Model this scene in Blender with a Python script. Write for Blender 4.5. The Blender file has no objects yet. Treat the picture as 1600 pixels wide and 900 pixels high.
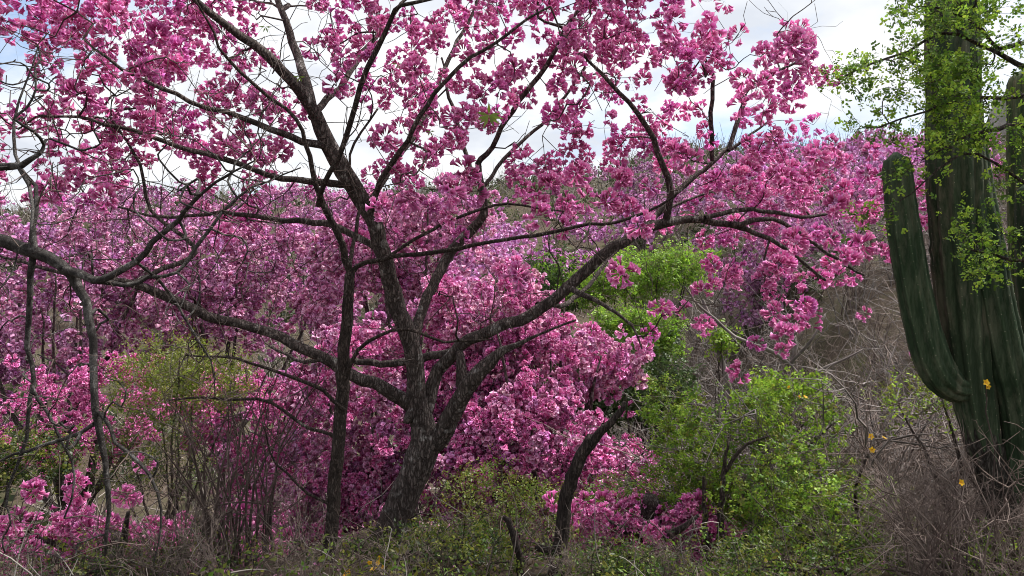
import bpy, math
import numpy as np

# ------------------------------------------------------------------ camera, sky, sun, exposure
sc = bpy.context.scene
col = sc.collection
R = math.radians
FPX = 1186.0                      # focal length in pixels of a 1600 px wide picture
PITCH = R(3.5)
EYE = np.array([0.0, 0.0, 1.65])

cam_d = bpy.data.cameras.new('camera')
cam_d.sensor_width = 36.0
cam_d.lens = 36.0 * FPX / 1600.0
cam_d.clip_start = 0.05
cam_d.clip_end = 3000.0
cam = bpy.data.objects.new('camera', cam_d)
col.objects.link(cam)
cam.location = EYE
cam.rotation_euler = (R(90) + PITCH, 0, 0)
sc.camera = cam

SUN_EL, SUN_AZ = R(62), R(72)     # azimuth from +Y clockwise: high on the right, behind thin cloud
w = bpy.data.worlds.new('World')
sc.world = w
w.use_nodes = True
nt = w.node_tree
nt.nodes.clear()
def N(tree, kind, **kw):
    n = tree.nodes.new(kind)
    for k, v in kw.items():
        setattr(n, k, v)
    return n
L = nt.links.new
out = N(nt, 'ShaderNodeOutputWorld')
bg = N(nt, 'ShaderNodeBackground'); bg.inputs['Strength'].default_value = 0.115
sky = N(nt, 'ShaderNodeTexSky', sky_type='NISHITA', sun_disc=False, sun_elevation=SUN_EL, sun_rotation=SUN_AZ)
tc = N(nt, 'ShaderNodeTexCoord')
sep = N(nt, 'ShaderNodeSeparateXYZ'); L(tc.outputs['Generated'], sep.inputs[0])
zz = N(nt, 'ShaderNodeMath', operation='MAXIMUM'); L(sep.outputs['Z'], zz.inputs[0]); zz.inputs[1].default_value = 0.0
za = N(nt, 'ShaderNodeMath', operation='ADD'); L(zz.outputs[0], za.inputs[0]); za.inputs[1].default_value = 0.22
dv = N(nt, 'ShaderNodeVectorMath', operation='DIVIDE'); L(tc.outputs['Generated'], dv.inputs[0])
cmb = N(nt, 'ShaderNodeCombineXYZ')
for i in range(3): L(za.outputs[0], cmb.inputs[i])
L(cmb.outputs[0], dv.inputs[1])
mp = N(nt, 'ShaderNodeMapping'); mp.inputs['Location'].default_value = (3.1, 1.7, 0.0); mp.inputs['Scale'].default_value = (1.0, 1.0, 0.0)
L(dv.outputs[0], mp.inputs[0])
cn = N(nt, 'ShaderNodeTexNoise'); cn.inputs['Scale'].default_value = 1.25; cn.inputs['Detail'].default_value = 7; cn.inputs['Roughness'].default_value = 0.56
L(mp.outputs[0], cn.inputs['Vector'])
cr = N(nt, 'ShaderNodeValToRGB'); cr.color_ramp.elements[0].position = 0.36; cr.color_ramp.elements[1].position = 0.50
L(cn.outputs['Fac'], cr.inputs[0])
cn2 = N(nt, 'ShaderNodeTexNoise'); cn2.inputs['Scale'].default_value = 2.3; cn2.inputs['Detail'].default_value = 5
L(mp.outputs[0], cn2.inputs['Vector'])
cr2 = N(nt, 'ShaderNodeValToRGB')
cr2.color_ramp.elements[0].position = 0.36; cr2.color_ramp.elements[0].color = (0.66, 0.70, 0.77, 1)
cr2.color_ramp.elements[1].position = 0.56; cr2.color_ramp.elements[1].color = (0.95, 0.965, 0.98, 1)
L(cn2.outputs['Fac'], cr2.inputs[0])
cs = N(nt, 'ShaderNodeVectorMath', operation='SCALE'); cs.inputs['Scale'].default_value = 5.4
L(cr2.outputs['Color'], cs.inputs[0])
mx = N(nt, 'ShaderNodeMix', data_type='RGBA')
L(cr.outputs['Color'], mx.inputs[0]); L(sky.outputs['Color'], mx.inputs[6]); L(cs.outputs[0], mx.inputs[7])
L(mx.outputs[2], bg.inputs['Color']); L(bg.outputs[0], out.inputs['Surface'])

sun_d = bpy.data.lights.new('sun', 'SUN')
sun_d.energy = 4.8; sun_d.angle = R(24); sun_d.color = (1.0, 0.965, 0.92)
sun = bpy.data.objects.new('sun', sun_d); col.objects.link(sun)
sun.rotation_euler = (R(90) - SUN_EL, 0, math.pi - SUN_AZ)
sun.location = (0, -20, 40)

sc.view_settings.view_transform = 'Standard'
sc.view_settings.look = 'None'
sc.view_settings.exposure = 0.95
sc.view_settings.gamma = 1.0
sc.view_settings.use_curve_mapping = False
sc.cycles.max_bounces = 6
sc.cycles.diffuse_bounces = 4
sc.cycles.glossy_bounces = 2
sc.cycles.transmission_bounces = 3
sc.cycles.filter_width = 1.0
sc.cycles.use_denoising = True
sc.cycles.use_adaptive_sampling = True
sc.cycles.adaptive_threshold = 0.01

# ------------------------------------------------------------------ helpers
FW = np.array([0, math.cos(PITCH), math.sin(PITCH)])
UP = np.array([0, -math.sin(PITCH), math.cos(PITCH)])
RT = np.array([1.0, 0, 0])
def P(px, py, d):
    """a photo pixel (1600x900) and a distance along the view axis -> a point in the place"""
    return EYE + d * ((px - 800) / FPX * RT + FW + (450 - py) / FPX * UP)

def sstep(a, b, x):
    t = np.clip((x - a) / (b - a), 0, 1)
    return t * t * (3 - 2 * t)

def vnoise(x, y, s, seed=0):
    """cheap smooth value noise"""
    x = np.asarray(x, float) / s; y = np.asarray(y, float) / s
    xi = np.floor(x); yi = np.floor(y); fx = x - xi; fy = y - yi
    fx = fx * fx * (3 - 2 * fx); fy = fy * fy * (3 - 2 * fy)
    def h(a, b):
        q = np.sin(a * 127.1 + b * 311.7 + seed * 74.7) * 43758.5453
        return q - np.floor(q)
    return (h(xi, yi) * (1 - fx) + h(xi + 1, yi) * fx) * (1 - fy) + (h(xi, yi + 1) * (1 - fx) + h(xi + 1, yi + 1) * fx) * fy

def H(x, y):
    x = np.asarray(x, float); y = np.asarray(y, float)
    right = sstep(0.5, 9.0, x - 0.12 * y)
    z = -0.16 * sstep(1, 6, y)
    lip = 5.7 - 1.0 * sstep(-1.6, -2.8, x) + 1.3 * np.exp(-((x + 1.05) / 1.0) ** 2)
    z = z - 4.7 * sstep(lip, 14.5, y) * (1 - right)
    z = z + 3.2 * sstep(8.5, 24, y) * right
    ridge = 23 + 6.0 * np.clip((x + 50) / 115, -1.0, 1.6) + 3.0 * (vnoise(x, y, 22, 3) - 0.5)
    ft = np.clip((y - 19) / 95, 0, 1)
    z = z + (ridge + 3.0 * (1 - right) - 3 * right) * (0.72 * ft + 0.28 * ft * ft * (3 - 2 * ft))
    z = z - 14 * sstep(125, 330, y)
    nz = 0.12 * (vnoise(x, y, 1.1, 1) - 0.5) + 0.5 * (vnoise(x, y, 5.0, 2) - 0.5) * sstep(8, 14, y)
    return z + nz

def put(o, parent=None):
    col.objects.link(o)
    if parent is not None:
        o.parent = parent
    return o

def tag(o, label=None, cat=None, group=None, kind=None):
    if label: o['label'] = label
    if cat: o['category'] = cat
    if group: o['group'] = group
    if kind: o['kind'] = kind
    return o

def empty(name, loc):
    o = bpy.data.objects.new(name, None)
    o.empty_display_size = 0.2
    o.location = loc
    return put(o)

def mesh_data(name, V, F, mat, C=None, smooth=False):
    """V (n,3), F (m,3 or 4), optional per-vertex colour C (n,3)"""
    V = np.ascontiguousarray(V, np.float32); F = np.ascontiguousarray(F, np.int32)
    me = bpy.data.meshes.new(name)
    k = F.shape[1]
    me.vertices.add(len(V)); me.vertices.foreach_set('co', V.ravel())
    me.loops.add(F.size); me.loops.foreach_set('vertex_index', F.ravel())
    me.polygons.add(len(F)); me.polygons.foreach_set('loop_start', np.arange(0, F.size, k, dtype=np.int32))
    if smooth:
        me.polygons.foreach_set('use_smooth', np.ones(len(F), bool))
    if C is not None:
        a = me.color_attributes.new('Col', 'FLOAT_COLOR', 'POINT')
        C4 = np.ones((len(V), 4), np.float32); C4[:, :3] = C
        a.data.foreach_set('color', C4.ravel())
    me.update(calc_edges=True)
    me.materials.append(mat)
    return me

def mesh_obj(name, V, F, mat, parent=None, origin=None, C=None, smooth=False, kind=None):
    """V in world space; origin = location of the parent empty (children hold local coordinates)"""
    if origin is not None:
        V = np.asarray(V) - np.asarray(origin)
    o = bpy.data.objects.new(name, mesh_data(name, V, F, mat, C, smooth))
    if parent is None and origin is not None:
        o.location = origin
    put(o, parent)
    if kind: o['kind'] = kind
    return o

def rand_rot(rng, k, zbias=None):
    """k random rotation matrices (columns = axes); local +z points in random direction, or near zbias"""
    z = rng.normal(size=(k, 3))
    if zbias is not None:
        z = z / np.linalg.norm(z, axis=1, keepdims=True) + zbias
    z /= np.linalg.norm(z, axis=1, keepdims=True) + 1e-9
    a = rng.normal(size=(k, 3))
    x = np.cross(a, z); x /= np.linalg.norm(x, axis=1, keepdims=True) + 1e-9
    y = np.cross(z, x)
    return np.stack([x, y, z], axis=2)

def batch(TV, TF, Rm, T, S):
    k, n = len(T), len(TV)
    V = np.einsum('kij,nj->kni', Rm, TV) * S[:, None, None] + T[:, None, :]
    F = TF[None] + (np.arange(k) * n)[:, None, None]
    return V.reshape(-1, 3), F.reshape(-1, TF.shape[1])

class Acc:
    def __init__(s): s.V = []; s.F = []; s.C = []; s.n = 0
    def add(s, V, F, C=None):
        s.V.append(V); s.F.append(F + s.n); s.n += len(V)
        if C is not None: s.C.append(C)
    def get(s):
        return np.concatenate(s.V), np.concatenate(s.F), (np.concatenate(s.C) if s.C else None)
    def ok(s): return s.n > 0

def smooth_line(pts, step):
    """Catmull-Rom through pts (n, 3+) resampled about every step metres"""
    pts = np.asarray(pts, float)
    if len(pts) == 2:
        k = max(2, int(np.linalg.norm(pts[1, :3] - pts[0, :3]) / step) + 1)
        t = np.linspace(0, 1, k)[:, None]
        return pts[0] * (1 - t) + pts[1] * t
    q = np.vstack([2 * pts[0] - pts[1], pts, 2 * pts[-1] - pts[-2]])
    outp = []
    for i in range(1, len(q) - 2):
        k = max(2, int(np.linalg.norm(q[i + 1, :3] - q[i, :3]) / step))
        t = np.linspace(0, 1, k, endpoint=False)[:, None]
        outp.append(0.5 * (2 * q[i] + (q[i + 1] - q[i - 1]) * t + (2 * q[i - 1] - 5 * q[i] + 4 * q[i + 1] - q[i + 2]) * t ** 2
                           + (3 * q[i] - q[i - 1] - 3 * q[i + 1] + q[i + 2]) * t ** 3))
    outp.append(pts[-1:])
    return np.vstack(outp)

def tube(pts, rad, sides, cap=True, lump=0.0, rng=None):
    """one tapered tube, triangles"""
    pts = np.asarray(pts, float); n = len(pts)
    T = np.gradient(pts, axis=0); T /= np.linalg.norm(T, axis=1, keepdims=True) + 1e-9
    ref = np.array([0.31, 0.87, 0.38]) if abs(T[:, 1]).mean() < 0.75 else np.array([0.9, 0.1, 0.42])
    A = np.cross(T, ref); A /= np.linalg.norm(A, axis=1, keepdims=True) + 1e-9
    B = np.cross(T, A)
    th = np.arange(sides) * 2 * math.pi / sides
    rr = np.asarray(rad, float)[:, None] * np.ones((1, sides))
    if lump:
        ph = rng.uniform(0, 6.28, 6)
        s = np.arange(n)[:, None] / max(n, 1)
        rr = rr * (1 + lump * (np.sin(2 * th + ph[0] + 5 * s) * 0.5 + np.sin(3 * th + ph[1] - 9 * s) * 0.4 + np.sin(23 * s + ph[2]) * 0.35 + np.sin(5 * th + 31 * s + ph[3]) * 0.25)
                   + lump * 0.45 * rng.normal(size=rr.shape))
    V = pts[:, None, :] + rr[..., None] * (np.cos(th)[None, :, None] * A[:, None, :] + np.sin(th)[None, :, None] * B[:, None, :])
    V = V.reshape(-1, 3)
    i = np.arange(n - 1)[:, None] * sides; j = np.arange(sides)[None, :]; j2 = (j + 1) % sides
    a, b, c, d = i + j, i + j2, i + sides + j2, i + sides + j
    F = np.concatenate([np.stack([a, b, c], -1).reshape(-1, 3), np.stack([a, c, d], -1).reshape(-1, 3)])
    if cap:
        V = np.vstack([V, pts[-1] + T[-1] * rad[-1] * 0.5])
        e = (n - 1) * sides
        F = np.vstack([F, np.stack([e + np.arange(sides), e + (np.arange(sides) + 1) % sides, np.full(sides, len(V) - 1)], -1)])
    return V, F

# ------------------------------------------------------------------ materials (procedural)
def new_mat(name):
    m = bpy.data.materials.new(name); m.use_nodes = True
    t = m.node_tree; t.nodes.clear()
    return m, t, t.links.new, N(t, 'ShaderNodeOutputMaterial')

def ramp(t, stops):
    r = N(t, 'ShaderNodeValToRGB'); e = r.color_ramp.elements
    while len(e) < len(stops): e.new(0.5)
    for x, (p, c) in zip(e, stops):
        x.position = p; x.color = (*c, 1)
    return r

def bark_mat(name, dark, mid, pale, scale=14.0, zs=0.28, bump=1.0, patch=0.60):
    m, t, L, o = new_mat(name)
    tcn = N(t, 'ShaderNodeTexCoord')
    mpn = N(t, 'ShaderNodeMapping'); mpn.inputs['Scale'].default_value = (1, 1, zs); L(tcn.outputs['Object'], mpn.inputs[0])
    n1 = N(t, 'ShaderNodeTexNoise'); n1.inputs['Scale'].default_value = scale; n1.inputs['Detail'].default_value = 6; n1.inputs['Roughness'].default_value = 0.65
    L(mpn.outputs[0], n1.inputs['Vector'])
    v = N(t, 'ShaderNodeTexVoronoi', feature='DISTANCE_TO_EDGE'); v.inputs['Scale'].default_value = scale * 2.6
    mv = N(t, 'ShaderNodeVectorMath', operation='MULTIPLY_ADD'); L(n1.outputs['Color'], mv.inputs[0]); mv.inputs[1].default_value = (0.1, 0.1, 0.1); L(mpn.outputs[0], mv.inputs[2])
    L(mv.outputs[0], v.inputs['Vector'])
    r1 = ramp(t, [(0.3, dark), (0.55, mid), (0.8, tuple(0.5 * (a + b) for a, b in zip(mid, pale)))]); L(n1.outputs['Fac'], r1.inputs[0])
    n2 = N(t, 'ShaderNodeTexNoise'); n2.inputs['Scale'].default_value = 9; n2.inputs['Detail'].default_value = 4
    L(tcn.outputs['Object'], n2.inputs['Vector'])
    r2 = ramp(t, [(patch, (0, 0, 0)), (patch + 0.06, (1, 1, 1))]); L(n2.outputs['Fac'], r2.inputs[0])
    mxn = N(t, 'ShaderNodeMix', data_type='RGBA'); L(r2.outputs['Color'], mxn.inputs[0]); L(r1.outputs['Color'], mxn.inputs[6]); mxn.inputs[7].default_value = (*pale, 1)
    b = N(t, 'ShaderNodeBsdfPrincipled'); b.inputs['Roughness'].default_value = 0.9; b.inputs['Specular IOR Level'].default_value = 0.2
    rv = ramp(t, [(0.0, (0, 0, 0)), (0.22, (1, 1, 1))]); L(v.outputs['Distance'], rv.inputs[0])
    rf = ramp(t, [(0.0, (0.45, 0.42, 0.40)), (0.16, (1.1, 1.1, 1.1))]); L(v.outputs['Distance'], rf.inputs[0])  # furrows darkened in colour: darker bark there, plus painted crack shading
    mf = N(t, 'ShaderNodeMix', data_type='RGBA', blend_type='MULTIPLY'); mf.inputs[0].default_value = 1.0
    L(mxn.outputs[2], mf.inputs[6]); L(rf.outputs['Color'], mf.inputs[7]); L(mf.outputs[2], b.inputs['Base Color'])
    ad = N(t, 'ShaderNodeMath', operation='MULTIPLY_ADD'); L(n1.outputs['Fac'], ad.inputs[0]); ad.inputs[1].default_value = 1.2; L(rv.outputs['Color'], ad.inputs[2])
    bp = N(t, 'ShaderNodeBump'); bp.inputs['Strength'].default_value = bump; bp.inputs['Distance'].default_value = 0.02
    L(ad.outputs[0], bp.inputs['Height']); L(bp.outputs[0], b.inputs['Normal'])
    L(b.outputs[0], o.inputs['Surface'])
    return m

def twig_mat(name, c1, c2):
    m, t, L, o = new_mat(name)
    tcn = N(t, 'ShaderNodeTexCoord')
    n1 = N(t, 'ShaderNodeTexNoise'); n1.inputs['Scale'].default_value = 5; n1.inputs['Detail'].default_value = 3
    L(tcn.outputs['Object'], n1.inputs['Vector'])
    r1 = ramp(t, [(0.35, c1), (0.65, c2)]); L(n1.outputs['Fac'], r1.inputs[0])
    b = N(t, 'ShaderNodeBsdfPrincipled'); b.inputs['Roughness'].default_value = 0.85; b.inputs['Specular IOR Level'].default_value = 0.25
    L(r1.outputs['Color'], b.inputs['Base Color']); L(b.outputs[0], o.inputs['Surface'])
    return m

def leafy_mat(name, trans=0.35, gloss=0.08, objvar=0.0, tint=(1, 1, 1)):
    """colour comes from the vertex attribute of each petal or leaf; light passes through it"""
    m, t, L, o = new_mat(name)
    a = N(t, 'ShaderNodeAttribute', attribute_name='Col')
    oi = N(t, 'ShaderNodeObjectInfo')
    mr = N(t, 'ShaderNodeMapRange'); L(oi.outputs['Random'], mr.inputs[0]); mr.inputs[3].default_value = 1 - objvar; mr.inputs[4].default_value = 1 + objvar
    hs = N(t, 'ShaderNodeHueSaturation'); L(a.outputs['Color'], hs.inputs['Color']); L(mr.outputs[0], hs.inputs['Value'])
    tn = N(t, 'ShaderNodeMix', data_type='RGBA', blend_type='MULTIPLY'); tn.inputs[0].default_value = 1.0
    L(hs.outputs[0], tn.inputs[6]); tn.inputs[7].default_value = (*tint, 1)
    d = N(t, 'ShaderNodeBsdfDiffuse'); L(tn.outputs[2], d.inputs['Color'])
    tr = N(t, 'ShaderNodeBsdfTranslucent'); L(tn.outputs[2], tr.inputs['Color'])
    m1 = N(t, 'ShaderNodeMixShader'); m1.inputs[0].default_value = trans; L(d.outputs[0], m1.inputs[1]); L(tr.outputs[0], m1.inputs[2])
    g = N(t, 'ShaderNodeBsdfGlossy'); g.inputs['Roughness'].default_value = 0.45
    m2 = N(t, 'ShaderNodeMixShader'); m2.inputs[0].default_value = gloss; L(m1.outputs[0], m2.inputs[1]); L(g.outputs[0], m2.inputs[2])
    L(m2.outputs[0], o.inputs['Surface'])
    return m

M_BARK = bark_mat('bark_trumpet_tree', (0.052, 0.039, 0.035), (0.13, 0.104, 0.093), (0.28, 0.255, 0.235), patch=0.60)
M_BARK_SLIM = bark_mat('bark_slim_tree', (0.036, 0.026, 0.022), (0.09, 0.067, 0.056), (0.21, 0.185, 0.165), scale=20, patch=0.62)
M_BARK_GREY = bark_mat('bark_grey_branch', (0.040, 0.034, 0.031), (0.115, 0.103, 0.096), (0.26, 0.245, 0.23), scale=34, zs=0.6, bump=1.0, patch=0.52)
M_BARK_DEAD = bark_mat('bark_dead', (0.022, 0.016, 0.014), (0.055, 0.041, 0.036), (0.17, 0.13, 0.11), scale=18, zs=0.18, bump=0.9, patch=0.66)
M_TWIG = twig_mat('twig_brown', (0.045, 0.030, 0.026), (0.11, 0.08, 0.068))
M_TWIG_GREY = twig_mat('twig_grey', (0.10, 0.085, 0.078), (0.24, 0.21, 0.195))
M_TWIG_DRY = twig_mat('twig_dry', (0.085, 0.062, 0.052), (0.23, 0.18, 0.155))
M_TWIG_DARK = twig_mat('twig_dark', (0.030, 0.021, 0.018), (0.075, 0.054, 0.045))
M_PETAL = leafy_mat('petal_pink', 0.20, 0.02, 0.16)
M_PETAL_FAR = leafy_mat('petal_pale_pink', 0.28, 0.02, 0.10)
M_LEAF = leafy_mat('leaf_green', 0.46, 0.025, 0.08)
M_LITTER = leafy_mat('leaf_litter', 0.1, 0.02, 0.0)

# ------------------------------------------------------------------ templates: flowers, clusters, leaves
def flower(rng, hi=True, length=0.055, spread=0.026):
    """trumpet flower along +z from the origin; returns V, F, C"""
    dk = np.array([0.36, 0.030, 0.14]); md = np.array([0.71, 0.155, 0.425]); lt = np.array([0.94, 0.53, 0.785])
    if hi:
        V = [[0, 0, 0]]; C = [dk]
        for i in range(5):
            a = i * 2 * math.pi / 5
            V.append([0.009 * math.cos(a), 0.009 * math.sin(a), length * 0.68]); C.append(md * 0.85)
        for i in range(10):
            a = i * math.pi / 5
            tip = i % 2 == 0
            r = spread * (1.0 if tip else 0.58) * rng.uniform(0.85, 1.2)
            V.append([r * math.cos(a), r * math.sin(a), length * (0.97 + (rng.uniform(-0.16, 0.10) if tip else 0.0))]); C.append(lt if tip else md)
        F = []
        for i in range(5):
            j = (i + 1) % 5
            F.append([0, 1 + i, 1 + j])
            t0, nn, t1 = 6 + 2 * i, 6 + (2 * i + 1) % 10, 6 + (2 * i + 2) % 10
            F += [[1 + i, t0, nn], [1 + i, nn, 1 + j], [1 + j, nn, t1]]
    else:
        V = [[0, 0, 0]]; C = [dk]
        for i in range(5):
            a = i * 2 * math.pi / 5
            r = spread * rng.uniform(0.8, 1.25)
            V.append([r * math.cos(a), r * math.sin(a), length * rng.uniform(0.8, 1.05)]); C.append(lt * rng.uniform(0.85, 1.06))
        V.append([0, 0, length * 0.55]); C.append(dk * 1.15)
        F = []
        for i in range(5):
            j = (i + 1) % 5
            F.append([6, 1 + i, 1 + j])
            if i % 2 == 0: F.append([0, 1 + i, 1 + j])
    return np.array(V, float), np.array(F), np.array(C, float)

def cluster(rng, nfl, hi=True, size=1.0):
    """a rounded head of trumpet flowers around the origin, open on the twig side (-z)"""
    ac = Acc()
    k = 0
    while k < nfl:
        d = rng.normal(size=3); d /= np.linalg.norm(d)
        if d[2] < -0.55: continue
        V, F, C = flower(rng, hi, length=rng.uniform(0.052, 0.074) * (1 if hi else 1.15), spread=rng.uniform(0.020, 0.029) * (1 if hi else 1.18))
        z = d + rng.normal(size=3) * 0.12; z /= np.linalg.norm(z)
        x = np.cross(rng.normal(size=3), z); x /= np.linalg.norm(x); y = np.cross(z, x)
        off = d * rng.uniform(0.018, 0.042)
        V = (V[:, 0:1] * x + V[:, 1:2] * y + V[:, 2:3] * z + off) * size
        ac.add(V, F, C * rng.uniform(0.80, 1.12) * np.array([1, rng.uniform(0.85, 1.15), rng.uniform(0.92, 1.06)]))
        k += 1
    return ac.get()

rng0 = np.random.default_rng(7)
CL_HI = [cluster(rng0, int(rng0.integers(17, 27)), True, rng0.uniform(0.95, 1.15)) for _ in range(10)]
CL_LO = [cluster(rng0, int(rng0.integers(13, 17)), False, rng0.uniform(0.95, 1.2)) for _ in range(8)]
CL_FAR = [cluster(rng0, 6, False, 1.9) for _ in range(6)]
CL_HI_ME = [mesh_data('flower_cluster', V, F, M_PETAL, np.clip(C, 0, 1)) for V, F, C in CL_HI]
CL_LO_ME = [mesh_data('flower_cluster', V, F, M_PETAL_FAR, np.clip(C, 0, 1)) for V, F, C in CL_LO]

def leaf_shape(l=1.0, wd=0.5, bend=0.15):
    V = np.array([[0, 0, 0], [wd * 0.5, l * 0.45, bend * 0.4], [0, l, 0], [-wd * 0.5, l * 0.45, bend * 0.4]], float)
    return V, np.array([[0, 1, 2], [0, 2, 3]])

def leaf_round(l=1.0, wd=0.6, bend=0.1):
    V = np.array([[0, 0, 0], [wd * 0.42, l * 0.42, bend * 0.5], [wd * 0.36, l * 0.84, bend * 0.3], [0, l, -bend * 0.2], [-wd * 0.36, l * 0.84, bend * 0.3], [-wd * 0.42, l * 0.42, bend * 0.5]], float)
    return V, np.array([[0, 1, 5], [1, 2, 5], [2, 4, 5], [2, 3, 4]])

def sprig(rng, n, l=0.03, wd=0.55, spread=0.06, shape=leaf_shape):
    """a short twig end with n leaflets"""
    ac = Acc()
    for i in range(n):
        V, F = shape(l * rng.uniform(0.7, 1.2), l * wd * rng.uniform(0.8, 1.2), l * rng.uniform(-0.3, 0.4))
        a = rng.uniform(0, 6.28); el = rng.uniform(-0.6, 0.7)
        y = np.array([math.cos(a) * math.cos(el), math.sin(a) * math.cos(el), math.sin(el)])
        x = np.cross(y, [0, 0, 1]) + rng.normal(size=3) * 0.35; x /= np.linalg.norm(x)
        z = np.cross(x, y)
        base = np.array([rng.normal() * 0.35, rng.normal() * 0.35, rng.uniform(-0.8, 0.8)]) * spread
        V = V[:, 0:1] * x + V[:, 1:2] * y + V[:, 2:3] * z + base
        c = np.full((len(V), 3), rng.uniform(0.75, 1.2)); c[:, 0] *= rng.uniform(0.85, 1.2)
        ac.add(V, F, c)
    return ac.get()

SPRIGS = [sprig(rng0, 9) for _ in range(6)]
SPRIG_BIG = [sprig(rng0, 9, 0.040, 0.80, 0.055, leaf_round) for _ in range(6)]

def scatter(rng, temps, T, S, base_cols, zbias=None, var=0.18):
    """merge copies of the templates at T with scale S; colour = template colour * a random pick of base_cols"""
    ac = Acc(); base_cols = np.asarray(base_cols, float)
    pick = rng.integers(0, len(temps), len(T))
    for i, (V, F, C) in enumerate(temps):
        q = np.where(pick == i)[0]
        if not len(q): continue
        VV, FF = batch(V, F, rand_rot(rng, len(q), zbias), T[q], S[q])
        bc = base_cols[rng.integers(0, len(base_cols), len(q))] * rng.uniform(1 - var, 1 + var, (len(q), 1))
        CC = (C[None] * bc[:, None, :]).reshape(-1, 3)
        ac.add(VV, FF, np.clip(CC, 0, 1))
    return ac.get()

# ------------------------------------------------------------------ growing branches
class Tree:
    """nodes with parents; traced limbs first, then twigs grown to targets, radii from the pipe model"""
    def __init__(s, rng, r_tip=0.0022, power=0.46):
        s.rng = rng; s.r_tip = r_tip; s.power = power
        s.P = np.zeros((60000, 3)); s.par = np.full(60000, -1, int); s.n = 0
        s.fix = np.zeros(60000)             # traced radius, 0 = from the pipe model
        s.lines = []                        # traced lines: (name, points, radii)
        s.attach = np.ones(60000, bool)
    def limb(s, pts, name='limb', step=0.10, wob=0.019, attach=True):
        """pts rows (x, y, z, radius)"""
        q = smooth_line(pts, step)
        n = len(q)
        wv = np.cumsum(s.rng.normal(size=(n, 3)), axis=0) * wob * 0.5
        wv -= np.linspace(0, 1, n)[:, None] * wv[-1]
        q[:, :3] += wv * min(1.0, 1.0)
        prev = -1
        if s.n:
            d = np.linalg.norm(s.P[:s.n] - q[0, :3], axis=1); prev = int(d.argmin())
            if d[prev] > 0.35: prev = -1
        for i in range(n):
            k = s.n; s.P[k] = q[i, :3]; s.par[k] = prev; s.fix[k] = q[i, 3]; s.attach[k] = attach and i > n * 0.12
            prev = k; s.n += 1
        s.lines.append((name, q[:, :3], q[:, 3]))
        return q
    def grow(s, targets, step=0.13, sag=0.0, jit=0.10, bias=0.35, up=0.0):
        rng = s.rng
        n0 = s.n
        base = s.P[:n0][s.attach[:n0]]
        d0 = np.array([np.min(((base - t) ** 2).sum(1)) for t in targets])
        ends = np.zeros(len(targets), int)
        for ti in np.argsort(d0):
            t = targets[ti]
            df = s.P[:s.n] - t
            d2 = (df ** 2).sum(1)
            d2[~s.attach[:s.n]] = 1e9
            b = int(d2.argmin()); dist = math.sqrt(d2[b])
            # walk back down the branch a little so that twigs leave at an acute angle
            for _ in range(int(min(6, dist / step * 0.45))):
                if s.par[b] >= 0 and s.attach[s.par[b]]: b = s.par[b]
            p0 = s.P[b]; dist = float(np.linalg.norm(t - p0))
            pd = p0 - s.P[s.par[b]] if s.par[b] >= 0 else t - p0
            pd = pd / (np.linalg.norm(pd) + 1e-9)
            al = max(0.0, float(pd @ (t - p0)) / (dist + 1e-9))      # no hooks where the twig turns back
            mid = (p0 + t) / 2 + pd * dist * bias * 0.5 * al + rng.normal(size=3) * dist * jit + np.array([0, 0, dist * up])
            k = max(2, int(math.ceil(dist / step)))
            tt = np.linspace(0, 1, k + 1)[1:, None]
            q = (1 - tt) ** 2 * p0 + 2 * tt * (1 - tt) * mid + tt ** 2 * t
            q[:-1] += rng.normal(size=(k, 3))[:-1] * step * 0.16
            prev = b
            for r in q:
                j = s.n; s.P[j] = r; s.par[j] = prev; prev = j; s.n += 1
            ends[ti] = prev
        s.n0 = n0
        return ends
    def build(s, parent, origin, mat_limb, mat_twig, thick=0.011, sides_limb=9, lump=0.07, name_branch='branch', max_branch=90):
        n = s.n; par = s.par[:n]
        cnt = np.zeros(n); kids = np.zeros(n, int)
        np.add.at(kids, par[par >= 0], 1)
        cnt[kids == 0] = 1
        for i in range(n - 1, -1, -1):          # children always come after parents
            if par[i] >= 0: cnt[par[i]] += cnt[i]
        rad = s.r_tip * cnt ** s.power
        rad = np.where(s.fix[:n] > 0, s.fix[:n], rad)
        for i in range(n):
            p = par[i]
            if p >= 0 and s.fix[i] == 0: rad[i] = min(rad[i], rad[p] * 0.9)
        # traced limbs
        for name, q, r in s.lines:
            big = r.max() > 0.05
            V, F = tube(q, r, 20 if big else sides_limb, True, lump, s.rng)
            mesh_obj(name, V, F, mat_limb, parent, origin, smooth=True)
        # grown twigs, chained along the fullest child
        chains = []
        n0 = s.n0
        best = np.full(n, -1)
        for i in range(n0, n):
            p = par[i]
            if p >= n0 and (best[p] < 0 or cnt[i] > cnt[best[p]]): best[p] = i
        for i in range(n0, n):
            p = par[i]
            if p < n0 or best[p] != i:
                ch = [p, i]; j = i
                while best[j] >= 0:
                    j = best[j]; ch.append(j)
                chains.append(ch)
        ac = Acc(); nb = 0
        chains.sort(key=lambda c: -rad[c[1]])
        for ch in chains:
            q = s.P[ch]; r = rad[ch].copy(); r[0] = min(r[0], r[1] * 1.15)
            if r[1] > thick and nb < max_branch:
                q4 = smooth_line(np.column_stack([q, r]), 0.07)
                V, F = tube(q4[:, :3], q4[:, 3], 6, True, 0.06, s.rng)
                mesh_obj(name_branch, V, F, mat_limb, parent, origin, smooth=True); nb += 1
            else:
                V, F = tube(q, r, 4 if r[1] > 0.006 else 3, False)
                ac.add(V, F)
        if ac.ok():
            V, F, _ = ac.get()
            mesh_obj('twigs', V, F, mat_twig, parent, origin, smooth=True, kind='stuff')
        s.rad = rad

def px_line(rows):
    """rows (px, py, depth, width in px) -> x, y, z, radius"""
    return np.array([[*P(a, b, d), 0.5 * wd / FPX * d] for a, b, d, wd in rows])

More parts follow.
